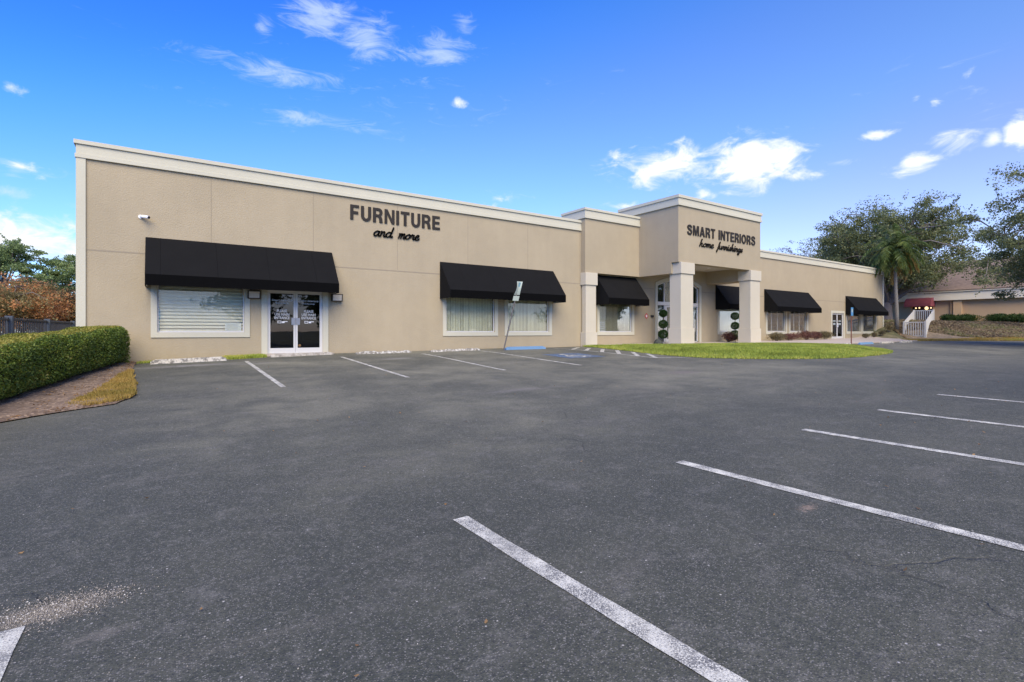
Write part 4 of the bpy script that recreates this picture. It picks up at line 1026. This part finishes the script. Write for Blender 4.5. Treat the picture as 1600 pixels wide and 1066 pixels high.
M['stone'] = mat_leaf('loose_stones', [(0, (.10, .09, .08)), (.5, (.24, .22, .19)), (.85, (.36, .33, .28)), (1, (.62, .60, .55))], .9, 9, -.13, .1)
gravel('gravel', -.50, 3.92, .17, .09, 4200, .002, .008, M['stone'], 'loose pale gravel heaped at the head of the nearest stripe, bottom left')
gravel('loose_stones', 1.6, 2.6, 1.6, 1.3, 1500, .0015, .006, M['stone'], 'scattered loose stones across the near asphalt')

# ------------------------------------------------------------------ hedge
def hedge():
    o = empty('hedge', (-2.3, 15, h(-2.3, 15)), 'long clipped green hedge with a yellowed top, running to the left wall corner', 'hedge')
    A = np.array([-.76, 19.62]); B = np.array([-2.42, 12.6]); C = np.array([-3.7, 6.8])    # front foot line
    L1 = np.linalg.norm(B-A); L2 = np.linalg.norm(C-B); T = 1.15; HT = 1.17; LT = L1+L2
    def at(s):
        s = np.asarray(s, float)[..., None]
        return np.where(s < L1, A+(B-A)*s/L1, B+(C-B)*(s-L1)/L2)
    d1 = (B-A)/L1; nrm = np.array([d1[1], -d1[0]]); nrm = nrm if nrm[0] < 0 else -nrm     # towards the back
    # profile angle parameter w in 0..1: front foot -> over the top -> back foot (superellipse)
    def prof(w, k=1.0):
        th = np.pi*w; cx = np.cos(th); sx = np.sin(th); e = .36
        px = np.sign(cx)*np.abs(cx)**e; pz = np.abs(sx)**e
        return (T/2)*(1-px*k), HT*pz*k, np.stack([-np.sign(cx)*np.abs(cx)**1.2, np.abs(sx)**1.2], -1)
    def surf(s, w, inset):
        endk = np.clip(s/.5, 0, 1); k = np.sqrt(1-(1-endk)**2)*.25+.75
        px, pz, nn = prof(w)
        q = T/2+(px-T/2)*(1-inset/(T/2))*k; zz = pz*(1-inset/HT)*(k*.25+.75)
        zz = zz*(1+.025*np.sin(s*1.7)+.02*np.sin(s*4.1+w*3)); q = q+.035*np.sin(s*2.3+zz*3)
        # the foot tucks in under the face
        q = q+np.where(q < T/2, .16, -.1)*(1-sstep(0, .35, zz))
        p = at(s)+nrm*q[..., None]
        return np.stack([p[..., 0], p[..., 1], H(p[..., 0], p[..., 1])+zz], -1), nn
    ns, nw = 60, 22
    S, Wd = np.meshgrid(np.linspace(0.05, LT, ns), np.linspace(0, 1, nw), indexing='ij'); P, _ = surf(S.ravel(), Wd.ravel(), .13)
    i = np.arange(ns*nw).reshape(ns, nw); F = np.stack([i[:-1,:-1], i[:-1,1:], i[1:,1:], i[1:,:-1]], -1).reshape(-1, 4)
    P = np.concatenate([P, P[:nw].mean(0, keepdims=True)]); c = len(P)-1
    F = np.concatenate([F, np.stack([i[0,:-1], i[0,1:], np.full(nw-1, c), np.full(nw-1, c)], -1)])
    me = bpy.data.meshes.new('hedge_core'); me.from_pydata([tuple(p) for p in P], [], [tuple(f) if f[2] != f[3] else tuple(f[:3]) for f in F.tolist()]); link_mesh('twigs', me, M['hedge_core'], o)
    n = 120000
    s = rng.random(n)**1.15*LT; w = rng.random(n); w = .5+(w-.5)*.98
    # equalise along the profile: sample w by arc length
    ww = np.linspace(0.001, .999, 400); a, b, _ = prof(ww); ds = np.concatenate([[0], np.cumsum(np.hypot(np.diff(a), np.diff(b)))]); w = np.interp(rng.random(n)*ds[-1], ds, ww)
    w = w*1.0; P, nn = surf(s, w, rng.random(n)**1.6*.15-.015)
    N3 = np.stack([nrm[0]*nn[:,0], nrm[1]*nn[:,0], nn[:,1]], -1)
    top = np.abs(nn[:,1]) > .93
    gapn = np.sin(s*5+P[:,2]*7)+np.sin(s*11-P[:,2]*9+1)+rng.normal(0, .9, n); keep = (gapn < 1.9) | top
    m = keep & ~top; foliage('leaves', P[m], .050, M['hedge_leaf'], o, N3[m], .45)
    m = keep & top; foliage('top_growth', P[m], .045, M['hedge_top'], o, N3[m], .3)
    # end face at the wall
    k = 9000; yy = rng.random(k)*T; zz = rng.random(k)*HT*.98; e = np.clip(1-((np.abs(yy-T/2)/(T/2))**4+(zz/HT)**8), 0, 1); yy = yy[e > .1]; zz = zz[e > .1]
    P = at(np.full(len(yy), .03))+nrm*yy[:, None]-d1*.0; P = np.stack([P[:,0]+rng.normal(0, .02, len(yy)), P[:,1]+rng.random(len(yy))*.1*0+.05, H(P[:,0], P[:,1])+zz], -1)
    foliage('leaves', P, .05, M['hedge_leaf'], o)
hedge()

# ------------------------------------------------------------------ trees
def tree(name, loc, label, cat, group, mat, height, crown_c, crown_r, clumps=90, per=170, leaf=.16, cl_r=.9, trunk_r=.3, trunk_h=2.5, forks=4, seed=1, gap=.0, shell=.35, flat=.75, bark=None, parts=('trunk', 'crown'), tint_shift=0, limb_k=1.0, thick_tw=.012):
    """trunk with limbs reaching clumps of leaves spread through the crown's volume"""
    r = np.random.default_rng(seed); base = np.array(loc, float); root = empty(name, tuple(base), label, cat, group)
    cc = base+np.array(crown_c); cr = np.array(crown_r, float)
    C = []
    while len(C) < clumps:
        d = unit(r.normal(size=3)); k = (shell+(1-shell)*r.random())**.6 if r.random() < .75 else r.random()**.5
        p = cc+d*k*cr*(1+.18*r.normal())
        if p[2] < base[2]+trunk_h*.8: continue
        C.append(p)
    C = np.array(C)
    m = MB(); ft = base+np.array([0, 0, trunk_h])
    m.tube([base-[0, 0, .4], base+[0, 0, .15], base+[.03*height*.1, 0, trunk_h*.5], ft], [trunk_r*1.5, trunk_r*1.15, trunk_r*.9, trunk_r*.8], 10)
    # primary limbs: direction clusters
    idx = r.choice(len(C), forks*3, replace=False); prim = []
    for j, i in enumerate(idx):
        e = C[i]; s = ft-[0, 0, r.random()*trunk_h*.25]; mid = s+(e-s)*.45+np.array([0, 0, .12*np.linalg.norm(e-s)])+r.normal(0, .12, 3)*np.linalg.norm(e-s)*.35
        pts = []
        for t in np.linspace(0, 1, 8):
            p = (1-t)**2*s+2*t*(1-t)*mid+t*t*e; pts.append(p+r.normal(0, .03, 3)*np.linalg.norm(e-s)*.3*(0 < t < 1))
        rr = trunk_r*(.62 if j < forks else .4)*limb_k
        m.tube(pts, [rr*(1-t)**.8+.02 for t in np.linspace(0, 1, 8)], 6, False); prim += [(np.array(p), rr*(1-t)**.8+.02) for p, t in zip(pts[2:], np.linspace(.25, 1, 6))]
    PP = np.array([p for p, _ in prim])
    for c in C:
        k = np.argmin(np.linalg.norm((PP-c)*[1, 1, 1.6], axis=1)); s = PP[k]; L = np.linalg.norm(c-s)
        if L < .3: continue
        mid = (s+c)/2+[0, 0, .1*L]+r.normal(0, .08, 3)*L
        m.tube([s, mid, c], [min(prim[k][1]*.6, .03+.02*L), .02+.01*L, thick_tw], 4, False)
    m.build(parts[0], bark or M['bark'], root, smooth=True)
    P = []
    for c in C:
        q = r.normal(size=(per, 3)); rad = cl_r*(.55+.9*r.random()); q = unit(q)*(r.random((per, 1))**.5)*rad*np.array([1.15, 1.15, flat]); P.append(c+q)
        tw = int(per*.25); dr = unit(r.normal(size=3)*[1, 1, .5])                          # a straggling twig
        t = r.random((tw, 1)); P.append(c+dr*t*rad*1.9+r.normal(0, .09, (tw, 3))*cl_r)
    P = np.concatenate(P)
    if gap: 
        g = np.sin(P[:,0]*1.9+seed)+np.sin(P[:,1]*2.1-P[:,2]*1.3)+np.sin(P[:,2]*2.7+P[:,0]); P = P[(g+r.normal(0, .5, len(P))) < 3-gap*3]
    V, F = leaf_quads(P, leaf, None, .6, .45)
    np_mesh(parts[1], V, F, mat, root, np.clip(r.random(len(F))+tint_shift, 0, 1))
    return root
BG = 'trees beyond the fence'
def gp(x, y, dz=0): return (x, y, h(x, y)+dz)
def px(u, t):                                          # ground spot in a bearing at a distance
    a = (u-800)/806; th = R(34.3); return ((a*math.cos(th)+math.sin(th))*t, (math.cos(th)-a*math.sin(th))*t)
# right: live oaks, palm
x, y = 70.5, 25.2
tree('oak_tree', gp(x, y), 'spreading oak with grey forked trunk behind the palm, right of the showroom', 'tree', None, M['oak'], 13, (.2, .5, 8.6), (7.6, 7.6, 4.9), 250, 300, .19, 1.25, .55, 2.4, 5, 3, .30, .35, .7)
x, y = px(1335, 74)
tree('oak_tree', gp(x, y), 'olive oak crown rising behind the right end of the showroom roof', 'tree', None, M['oak'], 12, (0, 0, 8.4), (7.2, 7.0, 3.9), 150, 260, .2, 1.25, .5, 2.6, 4, 5, .25, .35, .7, tint_shift=.1)
x, y = px(1765, 30)
tree('oak_tree', gp(x, y), 'large oak reaching in from the right edge over the far roof', 'tree', None, M['oak'], 12, (-.9, .2, 6.9), (6.0, 6.0, 4.0), 240, 380, .12, .85, .45, 2.4, 6, 8, .35, .45, .6)
x, y = px(1665, 49)
tree('oak_tree', gp(x, y), 'thin hanging oak boughs in front of the brown shingled roof', 'tree', None, M['oak'], 10, (-4.2, 3.0, 6.4), (6.0, 4.5, 1.7), 46, 130, .17, .8, .25, 3.5, 4, 12, .25, .2, .6)
bpy.data.objects.remove([o for o in col.objects if o.type == 'EMPTY' and o.get('label', '').startswith('thin hanging')][0].children[0]) if False else None
for i, (u, t, zc, rad, sd_) in enumerate(((1215, 80, 10.3, 2.6, 21), (1262, 82, 10.9, 3.2, 22))):
    x, y = px(u, t)
    tree('bare_tree', gp(x, y), ['small leafless treetop just right of the portico, above the parapet', 'thin reddish half-bare treetop above the parapet, left of the oaks'][i], 'tree', 'thin trees behind the roof', M['scrub'], 12, (0, 0, zc), (rad*1.4, rad*1.4, 2.0), 40, 26, .16, .7, .2, 5, 4, sd_, 0, .3, .7, thick_tw=.02)

def palm():
    x, y = 56.8, 18.9
    x, y = px(1401, 47); z = h(x, y); o = empty('palm_tree', (x, y, z), 'green feathery palm at the right corner of the showroom', 'palm tree')
    topz = 7.4
    pts = [(x, y, z-.2), (x+.05, y, z+1.5), (x-.08, y+.05, z+4), (x-.2, y+.05, z+topz)]
    MB().tube(pts, [.20, .16, .14, .12], 10).build('trunk', M['palmbark'], o, smooth=True)
    c = np.array([x-.2, y+.05, z+topz]); r = np.random.default_rng(4)
    for name, mat, fr in (('fronds', M['palmleaf'], range(44)), ('dead_fronds', M['palmdead'], range(44, 49))):
        V = []; F = []; spine = MB()
        for i in fr:
            az = i*2.4+r.random()*.4 if i < 44 else (-.9+.35*(i-44)); el = R(82-125*((i % 44)/44)**.8) if i < 44 else R(-10-12*(i-44)); L = 3.2*(.85+.3*r.random())
            p = c.copy(); d = np.array([math.cos(az)*math.cos(el), math.sin(az)*math.cos(el), math.sin(el)]); P = [p.copy()]; n = 22
            for k in range(n):
                d = unit(d+np.array([0, 0, -.062-.05*k/n*2])); p = p+d*L/n; P.append(p.copy())
            spine.tube(P[::3], [.035*(1-k/9)+.008 for k in range(len(P[::3]))], 4, False)
            for k in range(2, n+1):
                t = k/n; dd = unit(P[k]-P[k-1]); side = unit(np.cross(dd, [0, 0, 1.])); ll = .62*math.sin(math.pi*min(1, .18+t*.85))**.6
                for sgn in (-1, 1):
                    for _ in range(3):
                        q = P[k]-dd*r.random()*L/n; v = unit(side*sgn*(.8+.3*r.random())+dd*.55+np.array([0, 0, -.25-.55*r.random()]))*ll*(.7+.5*r.random()); wv = unit(np.cross(v, dd+r.normal(0, .3, 3)))*.035
                        b = len(V); V += [q-wv, q+wv, q+v*.6+wv*.9+[0, 0, -.02], q+v+[0, 0, -.12]]; F.append((b, b+1, b+2, b+3))
        ob = np_mesh(name, V, F, mat, o, r.random(len(F)))
        spine.build('frond_stems', mat, ob)
palm()
# left: pines and autumn trees behind the fence
for i, (u, t, zc, rz, rx, lab) in enumerate(((-5, 46, 7.6, 1.5, 2.6, 'tall green pine at the left edge of the picture'), (92, 50, 6.3, 2.2, 3.4, 'tall green pine touching the left corner of the showroom'), (60, 70, 6.6, 2.4, 3.4, 'distant pine between the two taller pines'))):
    x, y = px(u, t); z = h(x, y)
    tree('pine_tree', (x, y, z), lab, 'tree', None, M['pine'], 9, (0, 0, zc), (rx, rx, rz), 70, 260, .15, .65, .2, 3.6, 4, 31+i, .3, .3, .5)
for i, (u, t, zc, rz, rx, mt, lab) in enumerate(((15, 36, 3.0, 1.9, 3.0, 'autumn', 'orange-leaved tree behind the fence at the left edge'), (72, 40, 2.6, 1.6, 2.6, 'autumn', 'orange and olive tree in the middle of the fence view'), (112, 42, 2.3, 1.7, 2.4, 'scrub', 'brown thicket tree against the left corner trim'),
       (35, 50, 2.8, 1.9, 4.2, 'scrub', 'olive scrub tree behind the orange trees'), (-30, 40, 2.8, 2.0, 3.0, 'scrub', 'olive scrub tree just outside the left edge'), (105, 60, 3.3, 2.4, 4.5, 'scrub', 'greyish far thicket behind the brown one'))):
    x, y = px(u, t); z = h(x, y)
    tree('autumn_tree' if mt == 'autumn' else 'scrub_tree', (x, y, z), lab, 'tree', BG, M[mt], 5, (0, 0, zc), (rx, rx, rz), 70, 190, .14, .85, .14, 1.0, 5, 41+i, .15, .3, .8, tint_shift=.1 if mt == 'autumn' else 0)

# trees across the road behind the camera: seen only as reflections in the glass
x, y = 9.0, -29.0
t0 = tree('oak_tree', gp(x, y), 'oak across the lot behind the viewer, mirrored in the shop windows', 'tree', 'trees mirrored in the windows', M['oak'], 11, (0, 0, 6.6), (4.6, 4.6, 3.9), 60, 90, .42, 1.2, .35, 2.2, 4, 61, .2, .3, .7)
for x, y, a in ((16.5, -31, 1.1), (22.5, -27, 2.3), (37, -30, 3.6), (50, -26, 4.4), (66, -22, 5.2)):
    c = copy_tree(t0); c.location = gp(x, y); c.rotation_euler = (0, 0, a)
# ------------------------------------------------------------------ fence, power lines
def fence():
    X = -3.3; ys_ = [13.0, 18.8, 24.4, 30.8, 37.2, 43.6]; o = empty('iron_fence', (X, 18.8, h(X, 18.8)), 'dark picket fence with blue-grey posts behind the hedge', 'fence')
    zt = lambda y: .37+(y-18.8)*.0055
    for y in ys_: MB().box(X-.08, X+.08, y-.09, y+.09, h(X, y)-.1, zt(y)+.04).build('post', M['ironpost'], o, bevel=.01)
    for a, b in zip(ys_[:-1], ys_[1:]):
        m = MB(); m.bar((X, a+.11, zt(a)-.06), (X, b-.11, zt(b)-.06), .04, .05); m.bar((X, a+.11, h(X, a)+.15), (X, b-.11, h(X, b)+.15), .04, .05)
        y = a+.25
        while y < b-.15: m.box(X-.012, X+.012, y-.03, y+.03, h(X, y)+.04, zt(y)); y += .27
        m.build('picket_panel', M['iron'], o)
fence()
for i, (z0, z1) in enumerate(((4.55, 3.75), (4.2, 3.5))):
    a = Vector((-24, 26, z0)); b = Vector((6, 58, z1)); P = [a.lerp(b, t)-Vector((0, 0, .7*4*t*(1-t))) for t in [k/16 for k in range(17)]]
    o = MB().tube(P, .018, 5).build('power_line', M['wire']); tag(o, ['upper thin black cable crossing the sky left of the building', 'lower thin black cable crossing behind the fence trees'][i], 'cable', 'power lines at the left')

# ------------------------------------------------------------------ shrubs, topiaries, boulder
def topiary(x, y, radii, zs, label):
    z = h(x, y)+.05; o = empty('topiary', (x, y, z), label, 'shrub', 'ball topiaries at the entrance')
    MB().tube([(x, y, z-.05), (x, y, zs[-1])], .025, 6).build('stem', M['bark'], o)
    for r_, zc in zip(radii, zs):
        core = []
        P, d = ball_points(2600, (x, y, zc), (r_, r_, r_*.92), .72); b = foliage('leaf_ball', P, .045, M['topiary'], o, d, .3)
topiary(23.95, 19.65, (.29, .27, .24), (-.16, .42, 1.04), 'three-ball clipped topiary left of the front pillar, by the arched door')
topiary(30.35, 19.2, (.34, .27, .27), (-.22, .36, .98), 'three-ball clipped topiary in front of the pale window, left of the second pillar')
def rock():
    P, d = None, None
    m = MB(); n = 10; V = []; F = []
    for i in range(7):
        th = math.pi/2*i/6
        for k in range(n):
            a = 2*math.pi*k/n; q = 1+.12*math.sin(k*2.3+i); V.append((21.9+.28*math.cos(a)*math.cos(th)*q, 18.3+.24*math.sin(a)*math.cos(th)*q, h(21.9, 18.3)+.03+.34*math.sin(th)*(1+.08*math.sin(k*1.3))))
    for i in range(6):
        for k in range(n): F.append((i*n+k, i*n+(k+1) % n, (i+1)*n+(k+1) % n, (i+1)*n+k))
    o = m.add(V, F).build('boulder', M['rock'], None, True); tag(o, 'dark rounded rock on the walkway at the left of the front pillar', 'rock')
rock()
def shrub(x, y, r_, hh_, mat, label, n=2600, leaf=.07, name='shrub', group='low shrubs along the wall', off=.03):
    z = h(x, y)+off; o = empty(name, (x, y, z), label, 'shrub', group); P = []
    k = max(3, int(5*r_/.5))
    for i in range(k):
        a = rng.uniform(0, 6.3); q = rng.uniform(0, .6)*r_; c = (x+math.cos(a)*q, y+math.sin(a)*q*.55, z+hh_*rng.uniform(.4, .62)); s = rng.uniform(.45, .65)
        p, _ = ball_points(n//k, c, (r_*s, r_*s*.7, hh_*rng.uniform(.34, .42)), .2); P.append(p)
    foliage('leaves', np.concatenate(P), leaf, mat, o)
    m = MB()
    for i in range(7):
        a = rng.uniform(0, 6.3); m.tube([(x, y, z-.05), (x+math.cos(a)*r_*.3, y+math.sin(a)*r_*.2, z+hh_*.35), (x+math.cos(a)*r_*.65, y+math.sin(a)*r_*.4, z+hh_*.75)], [.02, .014, .006], 5)
    m.build('stems', M['bark'], o)
shrub(30.0, 19.4, .75, .72, M['redleaf'], 'dark purple shrub at the foot of the pale window, by the second pillar')
shrub(35.7, 19.4, 1.0, .66, M['oliveleaf'], 'olive-brown shrub just right of the second pillar')
shrub(37.7, 19.5, 1.1, .60, M['redleaf'], 'purple-brown shrub under the first shuttered window')
shrub(40.0, 19.5, 1.0, .80, M['redleaf'], 'tall reddish shrub between the two shuttered windows')
shrub(41.4, 19.5, .85, .70, M['redleaf'], 'reddish shrub under the right shuttered window')
shrub(43.0, 19.5, 1.0, .72, M['oliveleaf'], 'brown rounded shrub at the right end of the shuttered windows')
for i, (x, s) in enumerate(((49.6, .5), (51.3, .45), (52.8, .55), (54.4, .8))):
    shrub(x, 19.3, s, .45 if s < .7 else .8, M['oliveleaf'], ['sparse brown weed right of the small glass door', 'sparse brown weed under the first grey shaded window', 'sparse brown weed under the last grey shaded window', 'scraggly olive bush at the right corner of the showroom'][i], 900)

# ------------------------------------------------------------------ bank, far building
bk = [(46.5, 15.3), (48, 14.45), (58, 11.05), (72, 6.6), (100, -2), (100, 10), (80, 30), (56.2, 30), (56.2, 20.3), (53.2, 17.2), (48.7, 14.8)]
tag(patch('embankment', bk, M['bank'], -.02, .7, noise=.10), kind='structure')
def cover():
    n = 80000; x = rng.uniform(53, 78, n*3); y = rng.uniform(3, 30, n*3); d = bank_d(x, y)
    m = in_poly(x, y, bk) & (d > 1.8) & ((x > 57) | (d > 6)) & (x < 76); x = x[m][:n]; y = y[m][:n]
    P = np.stack([x, y, H(x, y)+.02+rng.random(len(x))*.12], 1)
    o = foliage('ground_cover', P, .13+.12*rng.random(len(P)), M['cover'], None, np.tile([0, 0, 1.], (len(P), 1)), .3)
    tag(o, 'brown straggly ground cover over the bank below the tan building', 'ground cover', None, 'stuff')
cover()
blades('bank_grass', [(46.8, 15.2), (48, 14.5), (58, 11.1), (72, 6.6), (72.5, 8.9), (59, 13.2), (49, 16.6)], 26000, .10, .07, M['drygrass'], 'strip of yellow-brown grass along the foot of the bank', off=.0)
blades('bank_grass', [(56.5, 11.8), (62, 10.0), (62.2, 10.9), (56.9, 12.5)], 4000, .10, .07, M['grass'], 'patch of green grass at the foot of the bank, far right', off=.0)
for i, (u, t, w) in enumerate(((1483, 59, 1.5), (1510, 58.5, 2.1), (1560, 56, 2.0), (1588, 55, 2.2), (1618, 54, 2.4))):
    x, y = px(u, t); shrub(x, y, w, 1.15, M['juniper'], ['dark green juniper on the bank, left of a pair', 'dark green juniper on the bank by the wall pilaster, right of a pair', 'dark juniper at the left end of the far right row', 'dark juniper in the middle of the far right row', 'dark juniper cut by the right edge of the picture'][i], 5200, .13, 'juniper', 'junipers on top of the bank', .0)
FX = 76.0
fb = empty('far_building', (FX, 20, h(FX, 20)), 'tan single-storey building with cream fascia and brown shingle roof on the bank', 'building')
FYa, FYb = -6.0, 46.0; WT = 3.62
dy0, dy1 = 22.5, 24.6
plate_z0 = -.2
m = MB(); m.box(FX, FX+.3, FYa, dy0, plate_z0, WT+.4); m.box(FX, FX+.3, dy1, FYb, plate_z0, WT+.4); m.box(FX, FX+.3, dy0, dy1, 3.2, WT+.4); m.box(FX+.3, FX+22, FYb-.3, FYb, plate_z0, WT+.4); m.box(FX+.3, FX+22, FYa, FYa+.3, plate_z0, WT+.4)
m.build('wall', M['tan'], fb)
m = MB(); m.box(FX-.55, FX-.45, FYa-.5, FYb+.5, WT, WT+.98); m.box(FX-.45, FX, FYa-.5, FYb+.5, WT, WT+.08); m.build('fascia', M['cream'], fb)
MB().box(FX-.68, FX-.552, FYa-.5, FYb+.5, WT+.95, WT+1.12).build('gutter', M['cream'], fb)
m = MB(); m.hexa([(FX-.7, FYa-.5, WT+1.05), (FX+12, FYa-.5, WT+5.6), (FX+12, FYb+.5, WT+5.6), (FX-.7, FYb+.5, WT+1.05), (FX-.7, FYa-.5, WT+1.15), (FX+12, FYa-.5, WT+5.7), (FX+12, FYb+.5, WT+5.7), (FX-.7, FYb+.5, WT+1.15)])
m.hexa([(FX+12, FYa-.5, WT+5.6), (FX+24, FYa-.5, WT+1.05), (FX+24, FYb+.5, WT+1.05), (FX+12, FYb+.5, WT+5.6), (FX+12, FYa-.5, WT+5.7), (FX+24, FYa-.5, WT+1.15), (FX+24, FYb+.5, WT+1.15), (FX+12, FYb+.5, WT+5.7)])
m.build('roof', M['shingle'], fb)
for y in (19.75, 27.2): MB().box(FX-.35, FX-.002, y, y+.75, plate_z0, WT).build('pilaster', M['tan'], fb)
MB().tube([(FX-.15, 20.75, .2), (FX-.15, 20.75, WT)], .06, 6).build('downpipe', M['tan'], fb)
d = MB().box(FX+1.4, FX+1.5, dy0-6, dy1+6, plate_z0, 4.4).build('door_recess', M['interior'], fb)
MB().box(FX+1.3, FX+1.38, 23.2, 24.4, .6, 3.0).build('door', M['woodin'], fb)
m = MB(); V = []; F = []; n = 8
for i in range(n+1):
    a = math.pi/2*i/n
    for y in (dy0-.25, dy1+.25): V.append((FX-.6-1.0*math.sin(a)*1.0, y, 2.95+1.05*math.cos(a)))
for i in range(n): F.append((2*i, 2*i+1, 2*i+3, 2*i+2))
V += [(FX, dy0-.25, 2.95), (FX, dy1+.25, 2.95), (FX, dy0-.25, 4.0), (FX, dy1+.25, 4.0)]; b = 2*(n+1)
F += [(0, 1, b+3, b+2), tuple([b, b+2]+[2*i for i in range(n+1)]), tuple([b+1, b+3]+[2*i+1 for i in range(n+1)])]
o = m.add(V, F).build('awning', M['maroon'], fb); s = o.modifiers.new('s', 'SOLIDIFY'); s.thickness = .02
for i, (y, z, r_) in enumerate(((24.1, 2.82, .09), (23.75, 2.84, .09), (23.05, 2.78, .20), (22.62, 2.8, .09))):
    o = empty('porch_lamp', (FX-.2, y, z), ['lit lamp at the left end under the maroon awning', 'lit lamp second from the left under the maroon awning', 'largest lit amber lamp under the maroon awning', 'lit lamp at the right end under the maroon awning'][i], 'lamp', 'lit lamps under the maroon awning')
    MB().tube([(FX-.2, y, z+r_*.8), (FX-.2, y, z+.75)], .015, 5).build('stem', M['iron'], o)
    MB().tube([(FX-.2, y, z-r_), (FX-.2, y, z-r_*.6), (FX-.2, y, z), (FX-.2, y, z+r_*.7), (FX-.2, y, z+r_)], [r_*.3, r_*.8, r_, r_*.7, r_*.2], 10).build('globe', M['lamp_on'], o, smooth=True)

def ramp():
    o = empty('ramp', (55.5, 17.8, h(55.5, 17.8)), 'white wooden ramp with picket railings climbing the bank to the far door', 'ramp')
    A0 = Vector((54.8, 18.3, -.50)); A1 = Vector((54.8, 16.75, -.50)); B0 = Vector((65.2, 20.9, .85)); B1 = Vector((65.2, 19.25, .85)); HH = 1.3
    for p in (A0, A1, B0, B1):
        MB().box(p.x-.07, p.x+.07, p.y-.07, p.y+.07, p.z-.6, p.z+HH+.1).build('post', M['white_wood'], o)
    def rail(a, b, solid=False):
        m = MB(); up = Vector((0, 0, 1))
        for k in (.1, HH): m.bar(a+up*k, b+up*k, .05, .09)
        L = (b-a).length; n = int(L/.16)
        for i in range(1, n): p = a.lerp(b, i/n); m.box(p.x-.02, p.x+.02, p.y-.03, p.y+.03, p.z+.1, p.z+HH)
        m.build('railing', M['white_wood'], o)
    rail(A0, A1); rail(B0, B1); rail(A0, B0); rail(A1, B1)
    MB().hexa([A0-Vector((0,0,.12)), B0-Vector((0,0,.12)), B1-Vector((0,0,.12)), A1-Vector((0,0,.12)), A0, B0, B1, A1]).build('ramp_deck', M['white_wood'], o)
ramp()
litter('mulch_leaves', [(53.5, 17.6), (56.2, 20.2), (56.2, 24), (64, 24), (64, 21.5), (57, 19)], 5000, .14, M['litter'], 'brown leaf litter between the showroom corner and the ramp', 'leaves', .0)
